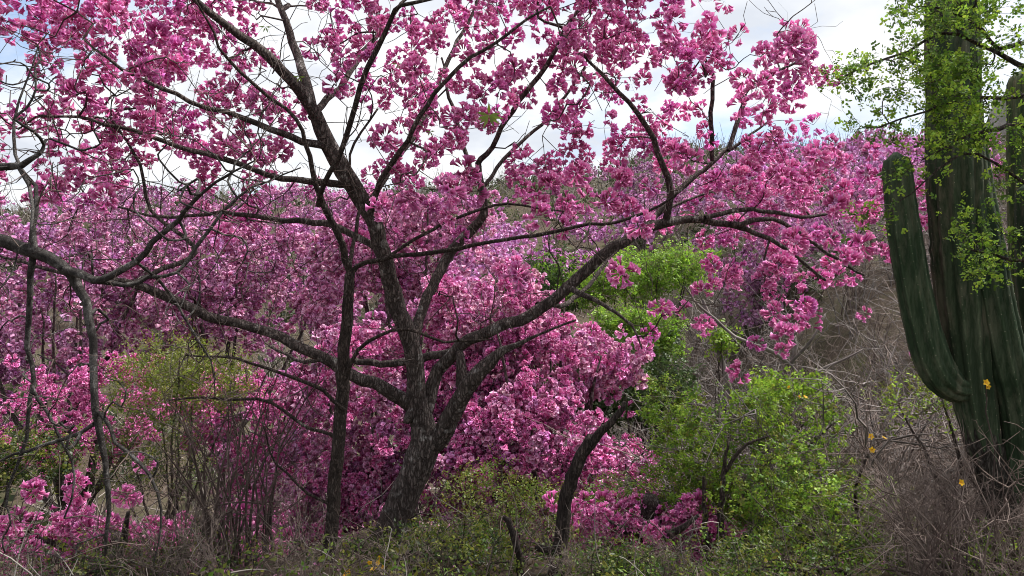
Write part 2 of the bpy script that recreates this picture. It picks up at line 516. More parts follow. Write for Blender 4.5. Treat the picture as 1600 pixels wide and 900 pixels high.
def place_clusters(rng, parent, origin, T, temps, meshes, mat, n_parts, smin=0.85, smax=1.25, tint=(1, 1, 1), name='flower_cluster', zb=(0, -0.0, 0.0)):
    """the n_parts largest in view become parts of their own, the rest one joined part"""
    S = rng.uniform(smin, smax, len(T))
    order = np.argsort(np.linalg.norm(T - EYE, axis=1) / S)
    part, rest = order[:n_parts], order[n_parts:]
    Rm = rand_rot(rng, len(part), np.array(zb))
    from mathutils import Matrix
    for i, k in enumerate(part):
        o = bpy.data.objects.new(name, meshes[int(rng.integers(len(meshes)))])
        m = Matrix(Rm[i].tolist()).to_4x4()
        m = Matrix.Translation((T[k] - origin).tolist()) @ m @ Matrix.Scale(float(S[k]), 4)
        put(o, parent); o.matrix_local = m
    if len(rest):
        V, F, C = scatter(rng, temps, T[rest], S[rest], np.array([[1, 1, 1], [0.92, 0.82, 1.0], [1.05, 1.15, 1.05], [0.9, 0.9, 0.92]]) * np.array(tint), np.array(zb), 0.2)
        mesh_obj('flowers', V, F, mat, parent, origin, C=C, kind='stuff')
# ------------------------------------------------------------------ ground and hills
def ground_material():
    m, t, L, o = new_mat('earth_litter')
    tcn = N(t, 'ShaderNodeTexCoord')
    n1 = N(t, 'ShaderNodeTexNoise'); n1.inputs['Scale'].default_value = 0.35; n1.inputs['Detail'].default_value = 8; n1.inputs['Roughness'].default_value = 0.7
    L(tcn.outputs['Object'], n1.inputs['Vector'])
    n2 = N(t, 'ShaderNodeTexNoise'); n2.inputs['Scale'].default_value = 9; n2.inputs['Detail'].default_value = 8; n2.inputs['Roughness'].default_value = 0.75
    L(tcn.outputs['Object'], n2.inputs['Vector'])
    r1 = ramp(t, [(0.32, (0.055, 0.041, 0.032)), (0.48, (0.082, 0.065, 0.050)), (0.62, (0.062, 0.064, 0.034)), (0.75, (0.115, 0.092, 0.076))]); L(n1.outputs['Fac'], r1.inputs[0])
    r2 = ramp(t, [(0.3, (0.45, 0.42, 0.40)), (0.7, (1.35, 1.3, 1.25))]); L(n2.outputs['Fac'], r2.inputs[0])
    mm = N(t, 'ShaderNodeMix', data_type='RGBA', blend_type='MULTIPLY'); mm.inputs[0].default_value = 1.0
    L(r1.outputs['Color'], mm.inputs[6]); L(r2.outputs['Color'], mm.inputs[7])
    b = N(t, 'ShaderNodeBsdfPrincipled'); b.inputs['Roughness'].default_value = 1.0; b.inputs['Specular IOR Level'].default_value = 0.1
    L(mm.outputs[2], b.inputs['Base Color'])
    bp = N(t, 'ShaderNodeBump'); bp.inputs['Strength'].default_value = 0.8; bp.inputs['Distance'].default_value = 0.06
    L(n2.outputs['Fac'], bp.inputs['Height']); L(bp.outputs[0], b.inputs['Normal']); L(b.outputs[0], o.inputs['Surface'])
    return m

def rock_material():
    m, t, L, o = new_mat('mountain_rock')
    tcn = N(t, 'ShaderNodeTexCoord')
    n1 = N(t, 'ShaderNodeTexNoise'); n1.inputs['Scale'].default_value = 0.045; n1.inputs['Detail'].default_value = 10; n1.inputs['Roughness'].default_value = 0.7
    L(tcn.outputs['Object'], n1.inputs['Vector'])
    r1 = ramp(t, [(0.3, (0.09, 0.09, 0.07)), (0.5, (0.17, 0.16, 0.14)), (0.7, (0.27, 0.24, 0.22))]); L(n1.outputs['Fac'], r1.inputs[0])
    b = N(t, 'ShaderNodeBsdfPrincipled'); b.inputs['Roughness'].default_value = 1.0
    L(r1.outputs['Color'], b.inputs['Base Color'])
    bp = N(t, 'ShaderNodeBump'); bp.inputs['Strength'].default_value = 1.0; bp.inputs['Distance'].default_value = 4.0
    L(n1.outputs['Fac'], bp.inputs['Height']); L(bp.outputs[0], b.inputs['Normal']); L(b.outputs[0], o.inputs['Surface'])
    return m

gx = np.concatenate([-np.geomspace(400, 14, 60), np.linspace(-13.6, 13.6, 109), np.geomspace(14, 400, 60)])
gy = np.concatenate([np.linspace(-30, -2, 12), np.linspace(-1.5, 26, 120), np.geomspace(26.3, 420, 100)])
X, Y = np.meshgrid(gx, gy)
V = np.stack([X, Y, H(X, Y)], -1).reshape(-1, 3)
nx, ny = len(gx), len(gy)
I = (np.arange(ny - 1)[:, None] * nx + np.arange(nx - 1)[None, :]).ravel()
mesh_obj('ground', V, np.stack([I, I + 1, I + nx + 1, I + nx], -1), ground_material(), smooth=True, kind='structure')

# far rocky peak beyond the ridge on the right
rx = np.linspace(-170, 260, 90); ry = np.linspace(-130, 130, 50)
X, Y = np.meshgrid(rx, ry)
pk = 118 * np.exp(-((X / 62) ** 2)) * np.exp(-(Y / 70) ** 2) * (1 - 0.12 * np.sin(X * 0.11)) + 60 * np.exp(-(((X - 120) / 90) ** 2)) * np.exp(-(Y / 75) ** 2)
pk += (vnoise(X, Y, 24, 5) - 0.5) * 22 + (vnoise(X, Y, 9, 6) - 0.5) * 9 + (vnoise(X, Y, 4, 8) - 0.5) * 4
V = np.stack([X + 318, Y + 440, pk + 20], -1).reshape(-1, 3)
I = (np.arange(49)[:, None] * 90 + np.arange(89)[None, :]).ravel()
mesh_obj('mountain', V, np.stack([I, I + 1, I + 91, I + 90], -1), rock_material(), smooth=False, kind='structure')

# ------------------------------------------------------------------ the big pink trumpet tree
rng = np.random.default_rng(11)
base = P(612, 838, 7.0); base[2] = float(H(base[0], base[1]))
tree = empty('trumpet_tree', base)
tag(tree, 'large pink trumpet tree with thick leaning forked trunk and wide spreading limbs', 'tree')
T = Tree(rng, r_tip=0.0034, power=0.38)
def tl(rows, name='limb', wf=0.84, **k):
    q = px_line(rows)
    if name == 'limb': q[:, 3] *= wf * np.linspace(1.08, 0.95, len(q))
    return T.limb(q, name, **k)
tl([(606, 856, 7.0, 62), (614, 826, 7.0, 52), (634, 770, 7.0, 46), (656, 720, 7.0, 47), (664, 690, 7.0, 44), (660, 660, 7.0, 37), (651, 625, 7.0, 33)], 'trunk', attach=False, wob=0.004)
tl([(653, 634, 7.0, 33), (646, 560, 6.95, 30), (636, 520, 6.9, 30), (618, 472, 6.85, 30), (596, 400, 6.75, 29), (578, 345, 6.7, 30), (548, 290, 6.6, 32), (512, 228, 6.4, 31), (490, 182, 6.3, 27), (440, 112, 6.0, 21), (372, 52, 5.7, 16), (306, -4, 5.4, 12), (240, -70, 5.2, 7)], 'limb')
tl([(496, 195, 6.3, 20), (474, 120, 6.5, 17), (455, 60, 6.7, 14), (434, -5, 6.8, 11), (420, -80, 6.9, 7)])
tl([(668, 700, 7.0, 36), (688, 680, 6.97, 34), (714, 640, 6.9, 31), (742, 596, 6.8, 28), (768, 570, 6.75, 25), (789, 553, 6.7, 15), (830, 535, 6.6, 6), (900, 500, 6.4, 4)])
tl([(722, 606, 6.86, 20), (721, 575, 6.9, 18), (718, 550, 6.95, 16)])
tl([(662, 650, 7.0, 22), (674, 622, 7.05, 24), (690, 578, 7.1, 23), (712, 549, 7.05, 22), (736, 527, 7.0, 22), (790, 503, 6.9, 21), (842, 477, 6.85, 21), (880, 448, 6.8, 21), (918, 415, 6.8, 22), (956, 385, 6.8, 21), (1002, 357, 6.85, 20), (1036, 345, 6.9, 18), (1078, 338, 7.0, 15), (1120, 345, 7.1, 13), (1168, 357, 7.2, 10), (1235, 392, 7.3, 7), (1290, 438, 7.4, 5)])
tl([(1040, 344, 6.9, 13), (1046, 300, 6.8, 12), (1034, 256, 6.7, 11), (1008, 205, 6.6, 10), (984, 163, 6.5, 9), (954, 128, 6.45, 8), (922, 98, 6.4, 6)])
tl([(1140, 350, 7.1, 10), (1205, 342, 7.15, 8), (1262, 376, 7.2, 7), (1310, 405, 7.2, 6), (1350, 430, 7.25, 4)])
tl([(1100, 341, 7.0, 9), (1160, 325, 7.2, 8), (1250, 336, 7.5, 7), (1320, 330, 7.7, 4)])
tl([(1010, 352, 6.85, 10), (1060, 298, 7.0, 9), (1110, 252, 7.2, 8), (1160, 220, 7.3, 6), (1200, 190, 7.4, 4)])
tl([(1110, 252, 7.2, 8), (1104, 185, 7.0, 8), (1111, 120, 6.9, 7), (1098, 85, 6.8, 5)])
tl([(1140, 235, 7.2, 8), (1166, 162, 7.3, 8), (1180, 131, 7.3, 7), (1222, 108, 7.4, 6), (1262, 86, 7.4, 4)])
tl([(648, 535, 6.95, 20), (660, 500, 7.1, 19), (673, 467, 7.2, 18), (696, 410, 7.4, 18), (727, 363, 7.5, 18), (747, 334, 7.5, 15), (745, 295, 7.5, 12), (741, 262, 7.5, 11), (752, 245, 7.45, 10), (784, 188, 7.3, 9), (822, 134, 7.1, 9), (856, 92, 6.9, 8), (886, 38, 6.7, 7), (930, -10, 6.5, 5)])
tl([(742, 270, 7.5, 8), (722, 200, 7.7, 7), (700, 150, 7.9, 6), (690, 90, 8.0, 4)])
tl([(748, 300, 7.5, 7), (800, 235, 7.7, 7), (860, 170, 7.9, 6), (915, 105, 8.0, 5)])
tl([(640, 634, 7.0, 26), (600, 605, 6.9, 23), (548, 588, 6.8, 21), (480, 556, 6.65, 19), (400, 516, 6.5, 17), (332, 494, 6.35, 17), (262, 460, 6.2, 16), (205, 442, 6.0, 13), (130, 436, 5.9, 9), (60, 420, 5.8, 6), (-40, 380, 5.7, 4)])
tl([(713, 548, 7.06, 14), (656, 557, 7.2, 14), (600, 564, 7.3, 13), (548, 561, 7.3, 11), (480, 560, 7.4, 8), (420, 540, 7.5, 5)])
tl([(590, 390, 6.75, 13), (520, 352, 6.9, 12), (440, 342, 7.2, 10), (350, 335, 7.4, 8), (250, 340, 7.6, 6), (180, 320, 7.8, 4)])
tl([(512, 228, 6.4, 15), (440, 215, 6.1, 12), (380, 192, 5.9, 10), (300, 165, 5.7, 8), (215, 120, 5.5, 7), (130, 60, 5.3, 5)])
tl([(548, 290, 6.6, 14), (440, 280, 6.4, 11), (350, 246, 6.2, 10), (240, 215, 6.1, 8), (150, 190, 6.0, 6), (60, 180, 5.9, 4)])
tl([(570, 330, 6.7, 12), (610, 260, 7.1, 11), (660, 190, 7.5, 10), (690, 110, 7.8, 8), (730, 30, 8.0, 6), (760, -40, 8.2, 4)])
tl([(580, 345, 6.7, 11), (600, 280, 6.3, 10), (640, 200, 6.0, 9), (700, 120, 5.8, 8), (790, 60, 5.7, 6), (860, 10, 5.6, 4)])
tl([(490, 182, 6.3, 13), (540, 130, 6.8, 11), (585, 60, 7.3, 9), (640, -10, 7.8, 6)])
tl([(880, 448, 6.8, 12), (930, 468, 6.5, 9), (960, 485, 6.4, 7), (985, 510, 6.3, 5), (1003, 545, 6.25, 3)])
tl([(205, 442, 6.0, 9), (300, 400, 6.3, 8), (240, 330, 6.4, 7), (220, 260, 6.3, 6), (170, 180, 6.2, 5)])
tl([(842, 477, 6.85, 10), (900, 470, 7.5, 8), (960, 400, 8.0, 7), (1050, 330, 8.4, 6), (1150, 290, 8.7, 4)])

DENS = np.array([
    [5, 7, 7, 5, 4, 6, 6, 6, 7, 7, 7, 0, 0, 0, 0],
    [6, 7, 6, 4, 4, 6, 6, 6, 7, 8, 8, 3, 0, 0, 0],
    [4, 7, 7, 6, 6, 6, 5, 6, 6, 6, 6, 7, 7, 0, 0],
    [4, 4, 7, 7, 6, 6, 6, 5, 5, 4, 5, 5, 4, 0, 0],
    [3, 3, 6, 5, 5, 6, 6, 5, 5, 5, 5, 7, 4, 1, 0],
    [3, 4, 4, 3, 4, 5, 5, 4, 4, 5, 6, 8, 8, 5, 0],
    [3, 4, 2, 2, 2, 3, 3, 4, 2, 2, 3, 7, 8, 7, 0],
    [0, 1, 0, 0, 0, 1, 1, 1, 1, 1, 1, 4, 5, 7, 0],
    [0, 0, 0, 0, 0, 0, 0, 0, 0.5, 1, 1, 5, 3, 6, 0],
    [0, 0, 0, 0, 0, 0, 0, 0, 0, 1, 1, 1, 1, 3, 1],
    [0] * 15], float) / 10.0
def dens(px, py):
    c = np.clip((px - 50) / 100, 0, 13.999); r = np.clip((py + 30) / 60, 0, 9.999)
    ci, ri = c.astype(int), r.astype(int); fc, fr = c - ci, r - ri
    return (DENS[ri, ci] * (1 - fc) + DENS[ri, np.minimum(ci + 1, 14)] * fc) * (1 - fr) + (DENS[ri + 1, ci] * (1 - fc) + DENS[ri + 1, np.minimum(ci + 1, 14)] * fc) * fr

STEMS = np.vstack([np.column_stack([np.interp(np.linspace(0, len(a) - 1, 40), range(len(a)), [q[0] for q in a]), np.interp(np.linspace(0, len(a) - 1, 40), range(len(a)), [q[1] for q in a])]) for a in (
    [(646, 560), (618, 472), (596, 400), (578, 345), (548, 290), (512, 228), (490, 182), (440, 112), (372, 52)], [(474, 120), (455, 60), (434, 0)],
    [(736, 527), (790, 503), (842, 477), (880, 448), (918, 415), (956, 385), (1002, 357), (1078, 338), (1150, 350)], [(673, 467), (696, 410), (727, 363), (747, 334), (741, 262)], [(1040, 330), (1034, 256), (984, 163)])])
def CLEAR(px, py): return float(np.min(np.hypot(STEMS[:, 0] - px, STEMS[:, 1] - py)))
def bloom_targets(rng, n):
    """clumps of flower heads spread through the crown's volume"""
    pts = []
    while len(pts) < n:
        px, py = rng.uniform(-160, 1425), rng.uniform(-170, 570)
        g = dens(np.array([px]), np.array([max(py, -20.0)]))[0]
        lam = -math.log(1.001 - min(g, 0.95)) / 2.6
        if rng.random() > lam or (px > 1285 and py < 185) or (px > 1120 and py < 30): continue
        q = (vnoise(px, py, 190, 21) - 0.5) * 2.6 + rng.normal() * 0.85
        d = 6.95 + q
        if py < 260 and px < 450: d -= 0.5
        if px > 1000: d += 0.25
        d = float(np.clip(d, 4.9, 9.3))
        if d < 7.3 and CLEAR(px, py) < 34: continue      # the bare main stems stay in view
        c = P(px, py, d)
        for _ in range(int(rng.integers(1, 4))):
            pts.append(c + rng.normal(size=3) * np.array([0.17, 0.16, 0.12]))
    return np.array(pts)
bloom = bloom_targets(rng, 1230)
bare = []
while len(bare) < 950:
    px, py = rng.uniform(-60, 1350), rng.uniform(-60, 520)
    d = float(np.clip(6.8 + rng.normal() * 1.0, 5.0, 9.0))
    if rng.random() < 0.35 + 0.65 * (px < 520): bare.append(P(px, py, d))
ends = T.grow(np.vstack([bloom, np.array(bare)]), step=0.13, jit=0.10, bias=0.5)
T.build(tree, base, M_BARK, M_TWIG_DARK, thick=0.0085, lump=0.07)
place_clusters(rng, tree, base, bloom, CL_HI, CL_HI_ME, M_PETAL, 300, 0.82, 1.22, zb=(0, 0, 0.25))
# knot on the trunk
V, F = tube(np.array([P(650, 640, 6.95), P(641, 650, 6.93), P(634, 660, 6.92)]), [0.06, 0.055, 0.028], 12, True, 0.2, rng)
mesh_obj('knot', V, F, M_BARK, tree, base, smooth=True)
# seed pods hanging between the flowers
ac = Acc()
for k in rng.integers(0, len(bare), 60):
    t0 = np.array(bare[k]); ln = rng.uniform(0.10, 0.2)
    V, F = tube(np.array([t0, t0 - [rng.normal() * 0.01, 0, ln * 0.5], t0 - [rng.normal() * 0.03, 0.01, ln]]), [0.003, 0.0045, 0.002], 4, True); ac.add(V, F)
V, F, _ = ac.get(); mesh_obj('seed_pods', V, F, M_TWIG_DRY, tree, base, kind='stuff')

# ------------------------------------------------------------------ more pink trees behind and below
def pink_tree(seed, blobs, d, label, n, n_parts, tint=(1, 1, 1), trunk_w=0.13, foot=None, group=None, far=False, smin=0.9, smax=1.35):
    """blobs (px, py, rx, ry) outline the crown; it stands on the slope under its crown"""
    rng = np.random.default_rng(seed)
    c = np.mean([P(b[0], b[1], d) for b in blobs], axis=0)
    fx = c[0] + (foot or 0.0); fy = d + 0.4
    org = np.array([fx, fy, float(H(fx, fy))])
    t = empty('trumpet_tree', org); tag(t, label, 'tree', group)
    pts = []
    wts = np.array([b[2] * b[3] for b in blobs], float); wts /= wts.sum()
    tries = 0
    while len(pts) < n and tries < 6 * n:
        tries += 1
        b = blobs[int(rng.choice(len(blobs), p=wts))]
        v = rng.normal(size=3); v /= np.linalg.norm(v)
        v *= rng.uniform(0.45, 1.06) ** 0.6 * (0.86 + 0.28 * vnoise(v[0] * 3 + seed, v[2] * 3, 0.6, seed))
        cc = P(b[0], b[1], d)
        k = d / FPX
        cl = cc + v * np.array([b[2] * k, min(2.2, 0.8 * b[2] * k), b[3] * k])
        if cl[2] < H(cl[0], cl[1]) + 0.25: continue
        for _ in range(int(rng.integers(2, 5))):
            pts.append(cl + rng.normal(size=3) * 0.12)
    if len(pts) < n * 0.9: print('FEW', label, len(pts), n)
    pts = np.array(pts[:int(n * 0.82)])
    T = Tree(rng, r_tip=0.0045, power=0.40)
    top = c.copy(); top[2] = max(c[2] - 0.25 * (c[2] - org[2]), org[2] + 0.8)
    m1 = (org + top) / 2 + np.array([rng.normal() * 0.25, 0.1, 0])
    T.limb(np.array([[*(org - [0, 0, 0.15]), trunk_w], [*m1, trunk_w * 0.8], [*top, trunk_w * 0.6]]), 'trunk', step=0.25, wob=0.02)
    for b in blobs:
        for _ in range(3):
            e = P(b[0] + rng.normal() * b[2] * 0.45, b[1] - rng.uniform(-0.2, 0.5) * b[3], d + rng.normal() * 0.7)
            s0 = m1 + (top - m1) * rng.uniform(0.1, 0.9)
            if e[2] < H(e[0], e[1]) + 0.4: e[2] = float(H(e[0], e[1])) + 0.4
            md = (s0 + e) / 2 + np.array([0, 0, -0.12 * np.linalg.norm(e - s0)])
            T.limb(np.array([[*s0, trunk_w * 0.5], [*md, trunk_w * 0.32], [*e, trunk_w * 0.1]]), 'limb', step=0.25, wob=0.03)
    sub = pts[rng.permutation(len(pts))[:int(min(len(pts), 420))]]
    T.grow(sub, step=0.28, jit=0.1, bias=0.4)
    T.build(t, org, M_BARK, M_TWIG, thick=0.02, lump=0.05, max_branch=12)
    place_clusters(rng, t, org, pts, CL_LO if d < 20 else CL_FAR, CL_HI_ME if d < 13 else CL_LO_ME, M_PETAL_FAR, n_parts, smin, smax, tint, zb=(0, -0.15, 0.35))
    return t

PT = [
    (101, [(70, 470, 150, 130), (190, 440, 120, 110), (-60, 520, 120, 150)], 15.0, 'pink trumpet tree behind the bare grey foreground branch, crown of purplish pink', 1050, (0.88, 0.86, 0.93)),
    (102, [(330, 400, 130, 90), (430, 440, 130, 110), (270, 470, 110, 70)], 16.0, 'pink trumpet tree in the valley behind the long low limb of the big tree', 1000, (0.95, 0.92, 0.98)),
    (103, [(620, 380, 110, 80), (690, 340, 80, 50), (560, 450, 100, 100)], 14.5, 'pale pink trumpet tree seen through the upper fork of the big tree', 900, (1.0, 1.02, 1.0)),
    (104, [(580, 640, 120, 150), (640, 790, 120, 70), (500, 770, 110, 90), (560, 830, 130, 50)], 11.5, 'dense bright pink trumpet tree directly behind the thick leaning trunk', 1350, (1.0, 1.0, 1.0)),
    (105, [(760, 500, 110, 90), (850, 560, 120, 80), (950, 570, 60, 45), (720, 620, 100, 90)], 12.0, 'bright pink trumpet tree spreading beyond the right fork of the big tree', 1250, (1.02, 1.05, 1.0)),
    (106, [(830, 690, 100, 80), (940, 730, 110, 40), (760, 720, 70, 70), (850, 810, 110, 45)], 10.8, 'low pink trumpet tree behind the broken dead trunk', 800, (1.0, 0.98, 1.0)),
    (107, [(60, 660, 120, 90), (180, 640, 80, 80)], 12.0, 'sparse purplish pink trumpet tree low down below the grey foreground branch', 280, (0.95, 0.92, 0.96)),
    (108, [(400, 660, 110, 90), (440, 790, 90, 60)], 12.6, 'pink trumpet tree behind the clump of thin bare stems', 560, (0.98, 0.96, 1.0)),
    (109, [(50, 850, 150, 42), (170, 810, 70, 55), (320, 862, 110, 34)], 7.0, 'thinly flowered young trumpet tree at the bottom of the bank, pink heads over dry brush', 170, (0.97, 0.95, 0.98)),
    (110, [(1075, 838, 38, 36), (960, 835, 80, 34)], 7.3, 'small pink trumpet sapling at the foot of the bright green bush', 130, (0.92, 0.88, 1.0)),
]
for seed, blobs, d, label, n, tint in PT:
    pink_tree(seed, blobs, d, label, n, min(n, 290 if d < 13 else 150), tint)
FARP = [  # last value tints the blossom: distance haze put into petal colour
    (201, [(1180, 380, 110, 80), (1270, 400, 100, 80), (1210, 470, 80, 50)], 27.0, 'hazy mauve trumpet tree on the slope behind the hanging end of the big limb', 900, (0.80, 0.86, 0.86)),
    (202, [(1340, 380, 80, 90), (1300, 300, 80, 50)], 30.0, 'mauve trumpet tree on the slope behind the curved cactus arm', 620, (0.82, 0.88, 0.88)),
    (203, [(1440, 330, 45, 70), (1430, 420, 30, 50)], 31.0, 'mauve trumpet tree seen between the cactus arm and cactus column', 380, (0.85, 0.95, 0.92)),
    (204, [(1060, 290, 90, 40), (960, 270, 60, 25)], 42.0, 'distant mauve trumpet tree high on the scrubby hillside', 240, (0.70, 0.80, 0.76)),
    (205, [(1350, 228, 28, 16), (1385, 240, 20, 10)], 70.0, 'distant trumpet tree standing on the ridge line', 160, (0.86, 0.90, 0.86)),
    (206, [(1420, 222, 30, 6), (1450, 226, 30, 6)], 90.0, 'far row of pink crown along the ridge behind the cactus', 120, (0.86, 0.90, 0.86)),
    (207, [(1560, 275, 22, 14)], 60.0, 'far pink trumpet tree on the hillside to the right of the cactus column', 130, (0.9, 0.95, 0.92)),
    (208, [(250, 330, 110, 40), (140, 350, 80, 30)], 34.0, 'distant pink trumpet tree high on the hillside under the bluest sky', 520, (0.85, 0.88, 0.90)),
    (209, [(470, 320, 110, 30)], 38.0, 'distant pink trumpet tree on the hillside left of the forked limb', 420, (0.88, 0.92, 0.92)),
]
for seed, blobs, d, label, n, tint in FARP:
    pink_tree(seed, blobs, d, label, n, 0, tint, trunk_w=0.12, smin=0.8 * max(1, d / 34), smax=1.25 * max(1, d / 34))
# ------------------------------------------------------------------ slim dark tree in front of the big one
rng = np.random.default_rng(31)
base = P(513, 872, 6.1); base[2] = float(H(base[0], base[1]))
slim = empty('slim_tree', base)
tag(slim, 'slim dark straight leafless tree standing in front of the big pink tree', 'tree')
T = Tree(rng, r_tip=0.0028, power=0.40)
tl([(512, 885, 6.1, 24), (518, 830, 6.1, 21), (530, 700, 6.1, 20), (538, 570, 6.1, 19), (545, 470, 6.1, 17), (546, 428, 6.1, 15)], 'trunk', attach=False)
tl([(545, 440, 6.1, 13), (536, 405, 6.05, 13), (520, 362, 6.0, 12), (501, 322, 5.95, 11), (488, 285, 5.9, 10), (472, 220, 5.8, 8), (459, 180, 5.75, 7), (398, 134, 5.6, 7), (358, 91, 5.5, 6), (333, 50, 5.4, 5), (305, 0, 5.3, 4)])
tl([(499, 320, 5.95, 9), (507, 280, 5.8, 9), (522, 243, 5.7, 9), (540, 190, 5.6, 10), (556, 130, 5.5, 10), (575, 74, 5.4, 10), (598, 27, 5.35, 9), (616, 8, 5.3, 8), (668, -4, 5.3, 6), (740, -50, 5.3, 3)])
tl([(546, 436, 6.1, 10), (556, 414, 6.1, 9), (600, 407, 6.1, 8), (700, 394, 6.05, 8), (784, 381, 6.0, 7), (868, 371, 5.95, 7), (970, 350, 5.9, 6), (1036, 322, 5.85, 5), (1090, 275, 5.8, 3)])
tl([(600, 407, 6.1, 6), (640, 380, 6.15, 6), (720, 340, 6.2, 6), (800, 318, 6.3, 5), (880, 330, 6.4, 3)])
tl([(546, 430, 6.1, 8), (556, 360, 6.3, 7), (560, 300, 6.4, 6), (548, 240, 6.5, 5), (590, 170, 6.6, 4)])
tl([(536, 600, 6.1, 8), (556, 548, 6.05, 7), (590, 523, 6.0, 6), (630, 517, 5.95, 6), (690, 536, 5.9, 5), (770, 530, 5.9, 3)])
tl([(535, 640, 6.1, 7), (490, 600, 6.0, 7), (440, 580, 5.9, 6), (370, 560, 5.8, 5), (290, 555, 5.7, 3)])
tl([(532, 690, 6.1, 7), (480, 665, 6.2, 6), (420, 625, 6.25, 6), (340, 618, 6.3, 5), (260, 625, 6.3, 3)])
tl([(522, 790, 6.1, 6), (480, 770, 6.0, 5), (430, 720, 5.9, 4), (410, 660, 5.8, 3)])
tg = []
for _ in range(430):
    px, py = rng.uniform(250, 1050), rng.uniform(-20, 820)
    if px > 700 and not (270 < py < 560) or px > 560 and py > 640: continue
    tg.append(P(px, py, 6.0 + rng.normal() * 0.55))
T.grow(np.array(tg), step=0.14, jit=0.12, bias=0.5)
T.build(slim, base, M_BARK_SLIM, M_TWIG_DARK, thick=0.006, lump=0.06)
def palmate(c, ln, n, parent, org, colr, droop=0.5):
    ac = Acc()
    for i in range(n):
        a = -2.6 + 5.2 * i / (n - 1)
        y = np.array([math.sin(a), -0.15 + 0.3 * rng.random(), math.cos(a) * 0.8 - droop]); y /= np.linalg.norm(y)
        V, F = leaf_shape(ln * rng.uniform(0.8, 1.15), ln * 0.24, ln * 0.1)
        x = np.cross(y, [0.1, 1, 0.1]); x /= np.linalg.norm(x); z = np.cross(x, y)
        ac.add(V[:, 0:1] * x + V[:, 1:2] * y + V[:, 2:3] * z + c, F, np.tile(np.array(colr) * rng.uniform(0.8, 1.2), (4, 1)))
    V, F, C = ac.get()
    return mesh_obj('leaf', V, F, M_LEAF, parent, org, C=C)
for px, py, d, ln in ((764, 180, 5.9, 0.11), (415, 42, 5.5, 0.05), (468, 120, 5.6, 0.05), (622, 100, 6.1, 0.05), (672, 205, 6.2, 0.05)):
    palmate(P(px, py, d), ln, 9 if ln > 0.1 else 4, slim, base, (0.16, 0.25, 0.03))

# ------------------------------------------------------------------ pale grey tree on the left, its trunk outside the frame
bx_ = P(-330, 900, 4.3); base = np.array([bx_[0], bx_[1], float(H(bx_[0], bx_[1]))])
gt = empty('bare_tree', base)
tag(gt, 'bare pale grey tree with a thick arching branch hanging down in front', 'tree')
T = Tree(rng, r_tip=0.0031, power=0.38)
T.limb(np.array([[*(base - [0, 0, 0.2]), 0.13], [base[0] + 0.1, base[1], 0.9, 0.11], [*P(-230, 420, 4.25), 0.085]]), 'trunk', attach=False)
tl([(-235, 440, 4.25, 40), (-180, 370, 4.2, 34), (-90, 352, 4.15, 30), (0, 368, 4.1, 28), (50, 388, 4.1, 26), (92, 418, 4.1, 24), (116, 448, 4.1, 20), (130, 500, 4.1, 18), (138, 570, 4.1, 16), (148, 640, 4.1, 15), (162, 720, 4.1, 13), (166, 800, 4.12, 10), (164, 868, 4.14, 6)], wf=0.7)
tl([(98, 424, 4.1, 19), (140, 438, 4.1, 17), (172, 428, 4.08, 15), (205, 403, 4.05, 14), (232, 372, 4.0, 13), (275, 345, 3.95, 11), (302, 318, 3.9, 9), (340, 290, 3.85, 6), (400, 250, 3.8, 4)], wf=0.7)
tl([(150, 436, 4.1, 12), (190, 436, 4.15, 11), (225, 420, 4.2, 9), (270, 418, 4.25, 8), (305, 380, 4.3, 8), (345, 325, 4.35, 7), (392, 292, 4.4, 5), (470, 262, 4.4, 3)], wf=0.7)
tl([(58, 392, 4.1, 14), (66, 330, 4.15, 10), (60, 290, 4.2, 9), (34, 262, 4.2, 8), (20, 210, 4.2, 7), (30, 150, 4.25, 5), (60, 70, 4.3, 3)], wf=0.7)
tl([(52, 390, 4.1, 14), (52, 460, 4.15, 12), (44, 540, 4.2, 11), (50, 600, 4.2, 10), (40, 690, 4.2, 8), (10, 790, 4.2, 5)], wf=0.7)
tl([(-160, 300, 4.25, 22), (-60, 275, 4.2, 20), (0, 262, 4.15, 18), (32, 256, 4.1, 15), (62, 240, 4.1, 9)], wf=0.7)
tl([(-210, 400, 4.25, 30), (-170, 330, 4.25, 26), (-120, 240, 4.3, 22), (-80, 130, 4.3, 16), (-60, 20, 4.3, 10)], wf=0.7)
tl([(34, 262, 4.12, 9), (50, 320, 4.0, 7), (46, 380, 3.95, 5)], wf=0.7)
tl([(148, 640, 4.1, 10), (165, 655, 4.05, 9), (180, 690, 4.0, 8), (215, 720, 3.95, 8), (240, 760, 3.95, 7), (248, 820, 3.95, 5), (240, 880, 3.95, 3)], wf=0.7)
tl([(144, 655, 4.1, 9), (100, 680, 4.15, 8), (40, 705, 4.2, 7), (-30, 735, 4.25, 5)], wf=0.7)
tl([(50, 600, 4.2, 7), (70, 640, 4.25, 7), (98, 690, 4.3, 6), (118, 750, 4.3, 5), (100, 810, 4.3, 4)], wf=0.7)
tl([(205, 404, 4.05, 7), (260, 450, 4.3, 6), (290, 500, 4.4, 5), (330, 560, 4.5, 4), (336, 620, 4.5, 3)], wf=0.7)
tg = []
for _ in range(900):
    px, py = rng.uniform(-120, 440), rng.uniform(30, 880)
    if px > 260 and py > 640: continue
    tg.append(P(px, py, 4.2 + rng.normal() * 0.4))
T.grow(np.array(tg), step=0.11, jit=0.13, bias=0.5)
T.build(gt, base, M_BARK_GREY, M_TWIG, thick=0.0048, lump=0.07)

